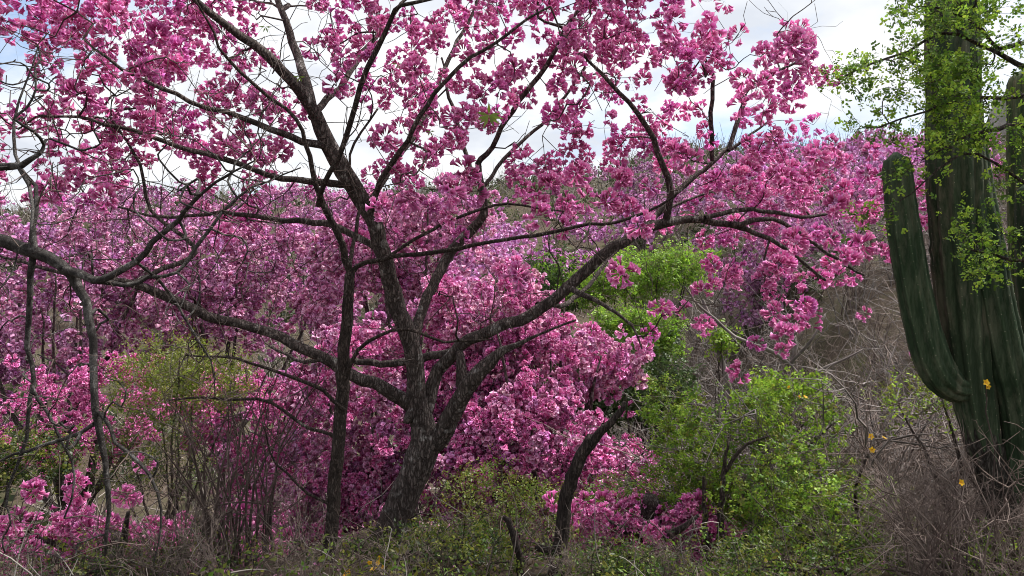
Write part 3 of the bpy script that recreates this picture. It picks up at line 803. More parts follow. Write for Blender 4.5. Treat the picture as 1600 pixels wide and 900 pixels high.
# ------------------------------------------------------------------ dead broken trunk
base = P(868, 900, 5.7); base[2] = float(H(base[0], base[1]))
dead = empty('dead_tree', base); tag(dead, 'broken dead tree trunk leaning out of the brush, bark splitting', 'dead tree')
def stick(rows, name, parent, org, mat, lump=0.12, sides=12):
    q = smooth_line(px_line(rows), 0.05)
    q[:, :3] += rng.normal(size=(len(q), 3)) * 0.004
    V, F = tube(q[:, :3], q[:, 3], sides, True, lump, rng)
    return mesh_obj(name, V, F, mat, parent, org, smooth=False)
stick([(866, 930, 5.7, 24), (871, 880, 5.7, 24), (878, 830, 5.7, 22), (884, 780, 5.7, 22), (898, 735, 5.68, 22), (914, 700, 5.66, 21), (926, 684, 5.65, 22)], 'trunk', dead, base, M_BARK_DEAD)
stick([(922, 690, 5.65, 17), (940, 674, 5.62, 14), (955, 660, 5.6, 11), (968, 645, 5.58, 9), (976, 630, 5.56, 6)], 'branch', dead, base, M_BARK_DEAD)
stick([(878, 850, 5.7, 15), (862, 862, 5.68, 13), (846, 857, 5.66, 11), (836, 856, 5.66, 7)], 'branch', dead, base, M_BARK_DEAD)
b2 = P(812, 905, 5.5); b2[2] = float(H(b2[0], b2[1]))
o = stick([(818, 930, 5.5, 13), (814, 890, 5.5, 13), (808, 855, 5.5, 12), (798, 822, 5.5, 11), (786, 806, 5.5, 7)], 'dead_stump', None, b2, M_BARK_DEAD)
tag(o, 'short dead stump leaning beside the broken dead trunk', 'dead tree')

# ------------------------------------------------------------------ cacti
def cactus_material():
    m, t, L, o = new_mat('cactus_skin')
    tcn = N(t, 'ShaderNodeTexCoord')
    mpn = N(t, 'ShaderNodeMapping'); mpn.inputs['Scale'].default_value = (1, 1, 0.10); L(tcn.outputs['Object'], mpn.inputs[0])
    n1 = N(t, 'ShaderNodeTexNoise'); n1.inputs['Scale'].default_value = 16; n1.inputs['Detail'].default_value = 6; n1.inputs['Roughness'].default_value = 0.7
    L(mpn.outputs[0], n1.inputs['Vector'])
    n2 = N(t, 'ShaderNodeTexNoise'); n2.inputs['Scale'].default_value = 30; n2.inputs['Detail'].default_value = 5
    L(tcn.outputs['Object'], n2.inputs['Vector'])
    r1 = ramp(t, [(0.30, (0.014, 0.024, 0.013)), (0.50, (0.030, 0.045, 0.024)), (0.64, (0.065, 0.078, 0.048)), (0.78, (0.14, 0.145, 0.10))]); L(n1.outputs['Fac'], r1.inputs[0])
    n3 = N(t, 'ShaderNodeTexNoise'); n3.inputs['Scale'].default_value = 5; n3.inputs['Detail'].default_value = 9; n3.inputs['Roughness'].default_value = 0.72
    mp3 = N(t, 'ShaderNodeMapping'); mp3.inputs['Scale'].default_value = (1.6, 1.6, 0.35); L(tcn.outputs['Object'], mp3.inputs[0]); L(mp3.outputs[0], n3.inputs['Vector'])
    r3 = ramp(t, [(0.50, (0, 0, 0)), (0.66, (0.9, 0.9, 0.9))]); L(n3.outputs['Fac'], r3.inputs[0])
    m3 = N(t, 'ShaderNodeMix', data_type='RGBA'); L(r3.outputs['Color'], m3.inputs[0]); L(r1.outputs['Color'], m3.inputs[6]); m3.inputs[7].default_value = (0.115, 0.108, 0.075, 1)
    r1 = m3
    a = N(t, 'ShaderNodeAttribute', attribute_name='Col')
    mm = N(t, 'ShaderNodeMix', data_type='RGBA', blend_type='MULTIPLY'); mm.inputs[0].default_value = 1.0
    L(r1.outputs[2], mm.inputs[6]); L(a.outputs['Color'], mm.inputs[7])
    b = N(t, 'ShaderNodeBsdfPrincipled'); b.inputs['Roughness'].default_value = 0.9; b.inputs['Specular IOR Level'].default_value = 0.15
    L(mm.outputs[2], b.inputs['Base Color'])
    bp = N(t, 'ShaderNodeBump'); bp.inputs['Strength'].default_value = 0.35; bp.inputs['Distance'].default_value = 0.01
    L(n2.outputs['Fac'], bp.inputs['Height']); L(bp.outputs[0], b.inputs['Normal']); L(b.outputs[0], o.inputs['Surface'])
    return m
M_CACTUS = cactus_material()
M_AREOLE = twig_mat('cactus_areole', (0.20, 0.18, 0.13), (0.34, 0.31, 0.24))
def cactus_column(rows, name, parent, org, ribs=11, tint=(1, 1, 1), tip=True):
    q = smooth_line(px_line(rows), 0.05)
    pts, rad = q[:, :3], q[:, 3].copy()
    n = len(pts)
    if tip:                                    # domed growing tip
        s = np.cumsum(np.r_[0, np.linalg.norm(np.diff(pts, axis=0), axis=1)]); rest = s[-1] - s
        rad *= np.sqrt(np.clip(1 - (1 - np.clip(rest / (rad * 1.15), 0, 1)) ** 2, 0.02, 1))
    rad *= 1 + 0.025 * np.sin(np.arange(n) * 0.37) + 0.012 * rng.normal(size=n)
    Tn = np.gradient(pts, axis=0); Tn /= np.linalg.norm(Tn, axis=1, keepdims=True)
    A = np.cross(Tn, [0.05, 1, 0.02]); A /= np.linalg.norm(A, axis=1, keepdims=True); B = np.cross(Tn, A)
    per = 8; S = ribs * per
    th = np.arange(S) * 2 * math.pi / S
    prof = 0.87 + 0.14 * np.abs(np.cos(th * ribs / 2)) ** 0.8
    V = pts[:, None, :] + (rad[:, None] * prof[None])[..., None] * (np.cos(th)[None, :, None] * A[:, None] + np.sin(th)[None, :, None] * B[:, None])
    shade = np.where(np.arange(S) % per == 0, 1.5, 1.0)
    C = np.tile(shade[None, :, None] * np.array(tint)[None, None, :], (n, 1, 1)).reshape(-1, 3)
    i = np.arange(n - 1)[:, None] * S; j = np.arange(S)[None]; j2 = (j + 1) % S
    F = np.stack([i + j, i + j2, i + S + j2, i + S + j], -1).reshape(-1, 4)
    V2 = np.vstack([V.reshape(-1, 3), pts[-1]]); C2 = np.vstack([C, C[-1]])
    e = (n - 1) * S
    F = np.vstack([F, np.stack([e + np.arange(S), e + (np.arange(S) + 1) % S, np.full(S, len(V2) - 1), np.full(S, len(V2) - 1)], -1)[:, [0, 1, 2, 2]]])
    tris = np.vstack([F[:, [0, 1, 2]], F[:-S][:, [0, 2, 3]]])
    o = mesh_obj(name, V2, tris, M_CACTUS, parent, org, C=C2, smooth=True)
    # woolly areoles along each rib crest
    ac = Acc()
    for r in range(ribs):
        for k in range(2, n - 1):
            if rng.random() < 0.35: continue
            c = V[k, r * per]; nrm = c - pts[k]; nrm /= np.linalg.norm(nrm) + 1e-9
            t1 = Tn[k]; t2 = np.cross(nrm, t1); h = 0.0032
            vv = np.array([c + t1 * h, c + t2 * h, c - t1 * h, c - t2 * h, c + nrm * h * 0.9])
            ac.add(vv, np.array([[0, 1, 4], [1, 2, 4], [2, 3, 4], [3, 0, 4]]))
    VA, FA, _ = ac.get()
    mesh_obj('areoles', VA, FA, M_AREOLE, o, org, kind='stuff')
    return o
base = P(1600, 930, 5.2); base[2] = float(H(base[0], base[1]))
cac = empty('columnar_cactus', base); tag(cac, 'tall dark green ribbed columnar cactus with one curved arm', 'cactus')
q = smooth_line(px_line([(1604, 960, 5.2, 66), (1588, 900, 5.2, 56), (1570, 820, 5.2, 50), (1550, 740, 5.2, 48), (1534, 680, 5.2, 48), (1524, 630, 5.2, 44)]), 0.05)
V, F = tube(q[:, :3], q[:, 3], 22, True, 0.10, rng)
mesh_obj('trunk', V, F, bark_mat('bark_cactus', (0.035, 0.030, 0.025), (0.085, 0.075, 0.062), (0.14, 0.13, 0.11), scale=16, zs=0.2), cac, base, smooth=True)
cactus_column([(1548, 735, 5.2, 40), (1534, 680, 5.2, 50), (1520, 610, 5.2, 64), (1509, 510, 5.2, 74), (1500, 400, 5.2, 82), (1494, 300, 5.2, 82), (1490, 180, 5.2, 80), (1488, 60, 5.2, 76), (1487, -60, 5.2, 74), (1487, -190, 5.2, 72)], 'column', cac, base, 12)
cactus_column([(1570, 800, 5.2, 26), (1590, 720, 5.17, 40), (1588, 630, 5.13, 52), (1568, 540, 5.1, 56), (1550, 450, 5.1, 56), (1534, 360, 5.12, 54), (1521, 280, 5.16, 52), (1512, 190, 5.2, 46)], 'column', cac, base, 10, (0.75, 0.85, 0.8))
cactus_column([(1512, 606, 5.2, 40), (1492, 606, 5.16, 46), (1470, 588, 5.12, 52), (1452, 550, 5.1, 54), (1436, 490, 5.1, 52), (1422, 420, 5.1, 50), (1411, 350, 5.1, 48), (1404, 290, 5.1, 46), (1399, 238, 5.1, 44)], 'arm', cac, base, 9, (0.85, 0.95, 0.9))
for o in [c for c in cac.children if c.name.startswith(('column', 'arm'))]:
    pass
base = P(1640, 905, 6.4); base[2] = float(H(base[0], base[1]))
cac2 = empty('columnar_cactus', base); tag(cac2, 'columnar cactus partly hidden behind the leafy branches, beside the taller cactus', 'cactus')
cactus_column([(1640, 950, 6.4, 60), (1632, 800, 6.4, 56), (1616, 600, 6.4, 52), (1606, 450, 6.4, 48), (1600, 300, 6.4, 46), (1598, 200, 6.4, 44), (1597, 110, 6.4, 42)], 'column', cac2, base, 10, (1.2, 1.3, 1.0))
cactus_column([(1640, 620, 6.4, 30), (1624, 560, 6.2, 42), (1614, 470, 6.1, 44), (1610, 380, 6.1, 42), (1608, 285, 6.1, 40)], 'arm', cac2, base, 9, (0.7, 0.8, 0.75))

# ------------------------------------------------------------------ leafy shrubs and trees
GREEN = [(0.11, 0.20, 0.025), (0.15, 0.26, 0.032), (0.075, 0.14, 0.02)]
LIME = [(0.24, 0.38, 0.04), (0.30, 0.45, 0.05), (0.17, 0.28, 0.03)]
LIMEF = [(0.20, 0.34, 0.035), (0.24, 0.39, 0.045), (0.14, 0.24, 0.03), (0.15, 0.20, 0.05)]
OLIVE = [(0.13, 0.16, 0.025), (0.10, 0.13, 0.02), (0.18, 0.20, 0.035)]
DULL = [(0.045, 0.075, 0.020), (0.06, 0.09, 0.028), (0.035, 0.055, 0.017)]

base = P(1830, 900, 4.4); base[2] = float(H(base[0], base[1]))
lt = empty('leafy_tree', base); tag(lt, 'small-leaved green tree reaching its branches across the cactus column', 'tree')
T = Tree(rng, r_tip=0.0016, power=0.45)
T.limb(np.array([[*(base - [0, 0, 0.2]), 0.10], [*P(1800, 600, 4.4), 0.085], [*P(1770, 330, 4.4), 0.07], [*P(1740, 150, 4.4), 0.05], [*P(1700, -50, 4.4), 0.03]]), 'trunk', attach=False)
tl([(1768, 320, 4.4, 14), (1690, 235, 4.35, 12), (1620, 188, 4.3, 11), (1575, 190, 4.25, 9), (1540, 198, 4.2, 7), (1490, 215, 4.2, 4), (1440, 250, 4.2, 3)])
tl([(1745, 170, 4.4, 14), (1660, 130, 4.35, 11), (1590, 100, 4.3, 9), (1530, 70, 4.3, 7), (1470, 60, 4.3, 6), (1420, 84, 4.3, 5), (1360, 105, 4.3, 4), (1310, 125, 4.3, 3)])
tl([(1715, 0, 4.4, 12), (1640, 40, 4.3, 10), (1570, 70, 4.3, 8), (1545, 40, 4.3, 6), (1490, 15, 4.3, 4), (1430, 10, 4.3, 3)])
tl([(1780, 420, 4.4, 11), (1700, 405, 4.3, 9), (1610, 400, 4.25, 7), (1550, 392, 4.25, 5), (1500, 385, 4.2, 3)])
tl([(1765, 300, 4.4, 11), (1690, 300, 4.3, 9), (1620, 290, 4.3, 7), (1560, 250, 4.3, 5), (1500, 235, 4.2, 4), (1440, 285, 4.2, 3), (1395, 320, 4.2, 2)])
tl([(1660, 130, 4.35, 9), (1560, 150, 4.3, 7), (1500, 150, 4.25, 5), (1440, 175, 4.2, 4), (1370, 200, 4.2, 3)])
tg = []
def reg(n, x0, x1, y0, y1, dd=4.25, sd=0.14):
    for _ in range(n): tg.append(P(rng.uniform(x0, x1), rng.uniform(y0, y1), dd + rng.normal() * sd))
reg(60, 1400, 1460, -20, 130); reg(34, 1320, 1440, 90, 150); reg(26, 1310, 1450, 150, 215); reg(14, 1290, 1360, 95, 130)
reg(80, 1450, 1545, -30, 50); reg(170, 1452, 1545, 90, 235); reg(150, 1545, 1680, -30, 330); reg(46, 1492, 1560, 330, 440)
reg(30, 1560, 1660, 330, 450); reg(18, 1380, 1470, 215, 330); reg(10, 1335, 1400, 320, 360); reg(40, 1600, 1800, -200, 0); reg(40, 1440, 1600, -160, -20)
tg = np.array(tg)
T.grow(tg, step=0.10, jit=0.12, bias=0.5)
T.build(lt, base, M_BARK_SLIM, M_TWIG_DARK, thick=0.0045, lump=0.05)
fol = np.repeat(tg, 3, axis=0) + rng.normal(size=(len(tg) * 3, 3)) * 0.035
V, F, C = scatter(rng, SPRIG_BIG, fol, rng.uniform(0.36, 0.60, len(fol)), GREEN + LIME[:2], np.array([0, 0, 0.8]), 0.25)
mesh_obj('foliage', V, F, M_LEAF, lt, base, C=C, kind='stuff')

def leafy_shrub(seed, blobs, d, label, n, cols, feet=None, sprigs=SPRIG_BIG, size=(0.8, 1.3), stem_w=0.022, name='leafy_shrub', cat='shrub', group=None, dv=0.6, per=3, twig=M_TWIG, spread=0.07):
    rng = np.random.default_rng(seed)
    c = np.mean([P(b[0], b[1], d) for b in blobs], axis=0)
    org = np.array([c[0], d, float(H(c[0], d))])
    if feet: f = P(feet[0], 0, d); org = np.array([f[0], d, float(H(f[0], d))])
    t = empty(name, org); tag(t, label, cat, group)
    T = Tree(rng, r_tip=0.0022, power=0.45)
    pts = []
    wts = np.array([b[2] * b[3] for b in blobs], float); wts /= wts.sum()
    k = d / FPX
    tries = 0
    while len(pts) < n and tries < 6 * n:
        tries += 1
        b = blobs[int(rng.choice(len(blobs), p=wts))]
        v = rng.normal(size=3); v /= np.linalg.norm(v); v *= rng.uniform(0.3, 1.0) ** 0.5
        v *= 0.75 + 0.5 * vnoise(v[0] * 2 + seed, v[2] * 2 + b[0], 0.5, seed)
        q = P(b[0], b[1], d) + v * np.array([b[2] * k, min(dv, b[2] * k), b[3] * k])
        if q[2] > H(q[0], q[1]) + 0.12: pts.append(q)
    if len(pts) < n * 0.9: print('FEW', label, len(pts), n)
    pts = np.array(pts)
    for i in range(5):
        e = pts[int(rng.integers(len(pts)))]
        s0 = org + np.array([rng.normal() * 0.12, rng.normal() * 0.1, -0.1])
        md = (s0 + e) / 2 + np.array([(s0[0] - e[0]) * 0.2, 0, 0.1])
        T.limb(np.array([[*s0, stem_w], [*md, stem_w * 0.7], [*e, stem_w * 0.25]]), 'stem', step=0.12, wob=0.02)
    T.grow(pts[:260], step=0.14, jit=0.12, bias=0.45)
    T.build(t, org, M_BARK_SLIM, twig, thick=0.02, max_branch=6)
    fol = np.repeat(pts, per, axis=0) + rng.normal(size=(len(pts) * per, 3)) * spread
    V, F, C = scatter(rng, sprigs, fol, rng.uniform(size[0], size[1], len(fol)), cols, np.array([0, 0, 0.9]), 0.25)
    mesh_obj('foliage', V, F, M_LEAF, t, org, C=C, kind='stuff')
    return t

gb = leafy_shrub(301, [(1040, 640, 52, 45), (1090, 700, 75, 60), (1185, 650, 62, 52), (1235, 720, 70, 60), (1120, 790, 85, 62), (1200, 820, 85, 60), (1055, 760, 52, 50), (1285, 655, 32, 30)], 7.6, 'bright green leafy bush on dark slim stems below the lime green shrubs', 900, LIME + LIME + GREEN + OLIVE, feet=(1125,), size=(0.55, 0.95))
leafy_shrub(302, [(1300, 830, 110, 70), (1240, 780, 100, 80), (1380, 850, 50, 40)], 6.6, 'green leafy bush mixed with bare twigs beside the cactus foot', 380, GREEN + OLIVE + LIME, spread=0.1, size=(0.5, 0.9))
leafy_shrub(303, [(1128, 534, 14, 12)], 9.4, 'tiny tuft of bright lime leaves on a thin shoot', 26, LIME, per=3, size=(0.9, 1.2), stem_w=0.012)
leafy_shrub(304, [(1210, 608, 40, 22), (1265, 612, 26, 18)], 8.8, 'low lime green tufts in front of the dry grey twigs', 90, LIME, stem_w=0.012)
leafy_shrub(305, [(280, 570, 90, 50), (330, 600, 70, 50), (230, 610, 60, 50)], 9.2, 'yellowish green fine-leaved bush behind the long low limb', 420, OLIVE + [(0.15, 0.20, 0.02)], sprigs=SPRIGS, size=(0.9, 1.4))
leafy_shrub(306, [(770, 770, 80, 45), (840, 790, 60, 40)], 8.6, 'olive green fine-leaved bush to the right of the leaning trunk', 170, OLIVE + GREEN[:1], sprigs=SPRIGS, size=(0.9, 1.4))
leafy_shrub(307, [(960, 800, 90, 50), (1010, 850, 90, 50)], 7.9, 'green bush mingled with pink flowers beside the broken dead trunk', 260, GREEN + OLIVE, sprigs=SPRIGS)
leafy_shrub(308, [(1065, 402, 50, 10), (1005, 408, 62, 12), (950, 428, 45, 14), (1040, 436, 66, 10), (985, 450, 60, 12), (930, 462, 40, 10), (1080, 425, 34, 8)], 19.0, 'lime green flat-topped tree on the hillside under the big right limb', 620, LIMEF, size=(1.1, 1.9), stem_w=0.05, dv=1.2, name='lime_tree_crown', spread=0.16)
leafy_shrub(309, [(1020, 505, 42, 12), (970, 500, 42, 14), (1000, 530, 55, 14), (1035, 545, 30, 12)], 16.5, 'lower lime green bush on the hillside beneath the flat-topped tree', 380, LIMEF, size=(1.1, 1.8), stem_w=0.04, dv=1.0, spread=0.14)
leafy_shrub(310, [(980, 600, 90, 60), (900, 590, 70, 60)], 15.0, 'dull dark green bush in the gully behind the bright pink trees', 520, DULL, size=(1.5, 2.3), stem_w=0.04, dv=1.0, spread=0.16)
leafy_shrub(311, [(860, 440, 70, 30), (820, 470, 50, 30)], 21.0, 'mid green bush on the hillside between pink crowns', 420, DULL + GREEN[:1], size=(1.7, 2.6), stem_w=0.04, dv=1.0, spread=0.2)
leafy_shrub(312, [(200, 720, 70, 60), (270, 700, 60, 70)], 8.8, 'small dull green bush below the yellowish green bush', 200, DULL + OLIVE, sprigs=SPRIGS)
leafy_shrub(313, [(310, 870, 90, 40), (220, 880, 80, 30)], 6.2, 'low olive undergrowth bush at the foot of the thin bare stems', 90, OLIVE + DULL, sprigs=SPRIGS)
leafy_shrub(314, [(700, 880, 120, 30), (580, 885, 70, 22)], 5.7, 'low olive green plant at the foot of the leaning trunk', 130, OLIVE + DULL, sprigs=SPRIGS)
leafy_shrub(315, [(1440, 620, 60, 30), (1560, 640, 26, 24)], 6.0, 'scant light green leaves in the dry brush under the curved cactus arm', 50, LIME + OLIVE, sprigs=SPRIGS)
leafy_shrub(316, [(1540, 872, 40, 26)], 4.9, 'small light green seedling bush at the foot of the tall cactus', 40, LIME + GREEN, sprigs=SPRIGS)

leafy_shrub(317, [(1000, 892, 80, 16), (930, 892, 60, 16)], 5.4, 'low green seedlings carpeting the ground right of the broken dead trunk', 130, OLIVE + GREEN + DULL, sprigs=SPRIGS)
leafy_shrub(318, [(1210, 886, 100, 22), (1330, 886, 90, 22), (1430, 880, 60, 20)], 5.5, 'low green seedlings carpeting the ground below the bright green bush', 150, OLIVE + GREEN + DULL, sprigs=SPRIGS)
leafy_shrub(319, [(40, 715, 80, 45), (-40, 740, 60, 40)], 10.6, 'dull green bush on the bank behind the hanging grey branch', 260, DULL + OLIVE, sprigs=SPRIG_BIG)
leafy_shrub(320, [(120, 880, 120, 30)], 5.6, 'low olive seedlings under the hanging grey branch', 50, DULL + OLIVE, sprigs=SPRIGS)
go = np.array(gb.location)
for rows in ([(1104, 915, 6.9, 11), (1104, 850, 6.9, 10), (1101, 800, 6.9, 8), (1099, 745, 6.9, 5)], [(1130, 915, 6.9, 14), (1124, 860, 6.9, 12), (1127, 800, 6.9, 10), (1131, 740, 6.95, 7), (1138, 690, 7.0, 4)],
             [(1130, 868, 6.9, 8), (1160, 842, 6.85, 7), (1194, 812, 6.8, 4)], [(1131, 740, 6.95, 6), (1160, 700, 6.95, 5), (1205, 680, 6.95, 3)], [(1310, 905, 6.4, 8), (1336, 830, 6.4, 7), (1338, 760, 6.4, 5), (1362, 700, 6.4, 3)]):
    stick(rows, 'stem', gb, go, M_BARK_SLIM, 0.06, 7)
base = P(1146, 640, 9.4); base[2] = float(H(base[0], base[1]))
sap = empty('bare_sapling', base); tag(sap, 'pale grey bare sapling with one long arching branch above the bright green bush', 'sapling')
T = Tree(rng, r_tip=0.0035, power=0.30)
tl([(1150, 720, 9.4, 11), (1140, 640, 9.4, 10), (1126, 585, 9.4, 9), (1116, 535, 9.4, 7), (1112, 500, 9.4, 6), (1098, 468, 9.4, 4)], 'trunk')
tl([(1275, 660, 9.2, 9), (1260, 605, 9.2, 9), (1236, 566, 9.2, 8), (1195, 540, 9.2, 7), (1150, 522, 9.2, 6), (1108, 488, 9.2, 5), (1070, 448, 9.2, 3)])
tl([(1238, 568, 9.2, 7), (1246, 535, 9.2, 6), (1225, 505, 9.2, 5), (1190, 488, 9.2, 3)])
tl([(1236, 566, 9.2, 6), (1270, 530, 9.1, 5), (1290, 490, 9.1, 3)])
tl([(1260, 605, 9.2, 6), (1300, 570, 9.1, 5), (1350, 545, 9.0, 3)])
T.grow(np.array([P(rng.uniform(1070, 1390), rng.uniform(440, 640), 9.2 + rng.normal() * 0.4) for _ in range(70)]), step=0.16, jit=0.13)
T.build(sap, base, M_TWIG_GREY, M_TWIG_GREY, thick=0.012)

# ------------------------------------------------------------------ leafless shrubs
def bare_shrub_lines(rng, h, stems, spread, upright, side=7, twigs=4, r0=0.017):
    lines = []
    for s in range(stems):
        a = rng.uniform(0, 6.28); out_ = spread * rng.uniform(0.3, 1.0)
        p0 = np.array([rng.normal() * 0.06 * h, rng.normal() * 0.06 * h, -0.08])
        p2 = np.array([math.cos(a) * out_, math.sin(a) * out_, h * rng.uniform(0.6, 1.0)])
        p1 = (p0 + p2) / 2 + np.array([-math.cos(a) * out_ * 0.25 * upright, -math.sin(a) * out_ * 0.25 * upright, h * 0.12]) + rng.normal(size=3) * 0.06 * h
        t = np.linspace(0, 1, 8)[:, None]
        q = (1 - t) ** 2 * p0 + 2 * t * (1 - t) * p1 + t ** 2 * p2 + rng.normal(size=(8, 3)) * 0.012 * h
        r = r0 * rng.uniform(0.6, 1.15)
        lines.append((q, np.linspace(r, r * 0.25, 8), 4))
        for _ in range(side):
            k = int(rng.integers(2, 8)); o0 = q[k]
            d = rng.normal(size=3) + np.array([math.cos(a), math.sin(a), 0.9]) * 0.8; d /= np.linalg.norm(d)
            ln = h * rng.uniform(0.18, 0.45)
            tt = np.linspace(0, 1, 5)[:, None]
            b = o0 + d * ln * tt + rng.normal(size=3) * ln * 0.25 * tt ** 2 + rng.normal(size=(5, 3)) * ln * 0.03 * (tt > 0)
            lines.append((b, np.linspace(r * 0.45, r * 0.16, 5), 3))
            for _ in range(twigs):
                kk = int(rng.integers(1, 5)); e = d + rng.normal(size=3) * 0.8; e /= np.linalg.norm(e)
                l2 = ln * rng.uniform(0.25, 0.6)
                t3 = np.linspace(0, 1, 3)[:, None]
                lines.append((b[kk] + e * l2 * t3 + rng.normal(size=(3, 3)) * l2 * 0.06 * (t3 > 0), np.array([r * 0.22, r * 0.16, r * 0.10]), 3))
    return lines

def shrub_mesh(rng, mat, **k):
    ac = Acc(); sc_ = Acc()
    for q, r, s in bare_shrub_lines(rng, **k):
        V, F = tube(q, r, s, False)
        (sc_ if s == 4 else ac).add(V, F)
    V, F, _ = ac.get(); V1, F1, _ = sc_.get()
    return mesh_data('stems', V1, F1, mat, smooth=True), mesh_data('twigs', V, F, mat, smooth=True)

rng = np.random.default_rng(55)
BUSH = []
for i in range(4): BUSH.append(shrub_mesh(rng, M_TWIG_DRY, h=1.5, stems=9, spread=0.95, upright=1.0))
for i in range(3): BUSH.append(shrub_mesh(rng, M_TWIG_GREY, h=1.7, stems=6, spread=1.2, upright=0.4, r0=0.020))
for i in range(3): BUSH.append(shrub_mesh(rng, M_TWIG, h=1.5, stems=10, spread=0.6, upright=1.2, side=3, twigs=2, r0=0.013))
def put_shrub(x, y, s, kind, label, group, rz=None, sz=1.0, name='bare_shrub'):
    st, tw = BUSH[kind]
    e = empty(name, (x, y, float(H(x, y))))
    e.rotation_euler = (rng.normal() * 0.08, rng.normal() * 0.08, rng.uniform(0, 6.28) if rz is None else rz)
    e.scale = (s, s, s * sz); tag(e, label, 'shrub', group)
    put(bpy.data.objects.new('stems', st), e); o = put(bpy.data.objects.new('twigs', tw), e)
    o['kind'] = 'stuff'
HUE = ['brown', 'brown', 'brown', 'brown', 'pale grey', 'pale grey', 'pale grey', 'dark brown', 'dark brown', 'dark brown']
def many(n, x0, x1, d0, d1, s0, s1, kinds, text, marks, sz=1.0):
    """n leafless shrubs between two pixel columns; the label names the twig colour and the landmark it stands by"""
    for _ in range(n):
        px, d = rng.uniform(x0, x1), rng.uniform(d0, d1)
        q = P(px, 500, d); k = int(rng.choice(kinds))
        where = min(marks, key=lambda m: abs(m[0] - px))[1]
        lab = f'{HUE[k]} {text} {where}'
        put_shrub(q[0], d, rng.uniform(s0, s1), k, lab, lab, sz=sz)
SLOPE = [(1130, 'behind the bright green bush'), (1270, 'behind the lime green tufts'), (1380, 'left of the curved cactus arm'), (1500, 'behind the tall cactus'), (1620, 'behind the partly hidden cactus')]
many(75, 1060, 1640, 7.8, 12, 0.8, 1.25, [0, 1, 2, 3, 4, 5, 6], 'leafless shrub on the near dry slope', SLOPE)
many(85, 1100, 1660, 12, 24, 1.0, 1.7, [0, 1, 2, 3, 4, 5, 6], 'leafless shrub higher on the dry slope', SLOPE)
for px, d, s_, k in ((1180, 10.5, 1.5, 4), (1250, 9.5, 1.5, 5), (1330, 9.0, 1.4, 6), (1400, 8.6, 1.3, 4), (1120, 12.0, 1.7, 6)):
    q = P(px, 500, d)
    put_shrub(q[0], d, s_, k, 'large pale grey leafless shrub with long arching branches above the green bushes', 'pale grey arching shrubs')
many(26, 1390, 1640, 4.6, 6.8, 0.4, 0.7, [0, 1, 2, 3, 7, 8], 'leafless brush on the ground', [(1400, 'left of the cactus foot'), (1520, 'in front of the cactus foot'), (1630, 'right of the cactus foot')])
LOW = [(60, 'below the hanging grey branch'), (320, 'below the yellowish green bush'), (500, 'beside the slim dark trunk'), (640, 'at the foot of the leaning trunk'), (860, 'beside the broken dead trunk'), (1100, 'below the bright green bush'), (1290, 'below the green bush with bare twigs')]
many(44, -60, 1320, 5.0, 7.0, 0.18, 0.32, [0, 1, 2, 3, 7, 8, 9], 'low leafless shrub', LOW)
many(7, 150, 480, 6.2, 7.4, 0.4, 0.6, [0, 3, 7, 8, 9], 'leafless shrub', LOW)
for px, d, s_, k in ((345, 6.2, 0.95, 7), (385, 6.4, 1.05, 8), (430, 6.6, 0.95, 9), (300, 6.6, 0.8, 8)):
    q = P(px, 500, d)
    put_shrub(q[0], d, s_, k, 'tall clump of thin upright bare stems left of the slim dark trunk', 'clumps of thin bare stems', sz=1.15)
BANK = [(0, 'behind the hanging grey branch'), (260, 'around the yellowish green bush'), (420, 'behind the clump of upright stems')]
many(24, -80, 460, 7.8, 13, 0.5, 0.9, [0, 1, 4, 5, 7, 8], 'leafless shrub on the falling bank', BANK)
many(60, 780, 1160, 14, 30, 1.2, 2.2, [0, 1, 4, 5, 6], 'leafless shrub on the hillside', [(820, 'behind the bright pink trees'), (960, 'left of the lime green tree'), (1090, 'right of the lime green tree')])

# ------------------------------------------------------------------ far hillside scrub (one mass) and undergrowth
rng = np.random.default_rng(66)
def far_clump(rng, n, hh=1.0):
    ac = Acc()
    for _ in range(n):
        V, F = leaf_shape(rng.uniform(0.16, 0.34), rng.uniform(0.12, 0.22), 0.05)
        R1 = rand_rot(rng, 1)[0]
        v = rng.normal(size=3); v /= np.linalg.norm(v); v *= rng.uniform(0.4, 1.0); v[2] = abs(v[2]) * hh
        c = rng.uniform(0.65, 1.25)
        ac.add(V @ R1.T + v, F, np.full((4, 3), c))
    return ac.get()
FC = [far_clump(rng, 62) for _ in range(6)]
def spray(rng, n):
    """grey leafless crown seen from afar: thin blades radiating upward"""
    ac = Acc()
    for _ in range(n):
        d = rng.normal(size=3); d[2] = abs(d[2]) + 0.5; d /= np.linalg.norm(d)
        s0 = d * rng.uniform(0, 0.5); e = s0 + (d + rng.normal(size=3) * 0.4) * rng.uniform(0.4, 0.9)
        V, F = tube(np.array([s0, (s0 + e) / 2 + rng.normal(size=3) * 0.05, e]), [0.014, 0.011, 0.007], 3, False)
        ac.add(V, F, np.full((len(V), 3), rng.uniform(0.6, 1.3)))
    return ac.get()
FS = [spray(rng, 15) for _ in range(6)]
pts = []
while len(pts) < 2300:
    y = 17 + 108 * rng.random() ** 0.8; x = rng.uniform(-0.78, 0.80) * y
    z = float(H(x, y))
    if y < 24 and x > 0.02 * y: continue
    pts.append([x, y, z])
pts = np.array(pts); dd = pts[:, 1]
isg = rng.random(len(pts)) < 0.42
g = pts[isg]
V, F, C = scatter(rng, FC, g, rng.uniform(0.6, 1.3, len(g)) * (0.8 + g[:, 1] / 110), [(0.060, 0.078, 0.030), (0.085, 0.095, 0.045), (0.045, 0.062, 0.022), (0.11, 0.10, 0.06)], np.array([0, 0, 6.0]), 0.25)
mesh_obj('hillside_greenery', V, F, M_LEAF, C=C, kind='stuff').update_tag()
g = pts[~isg]
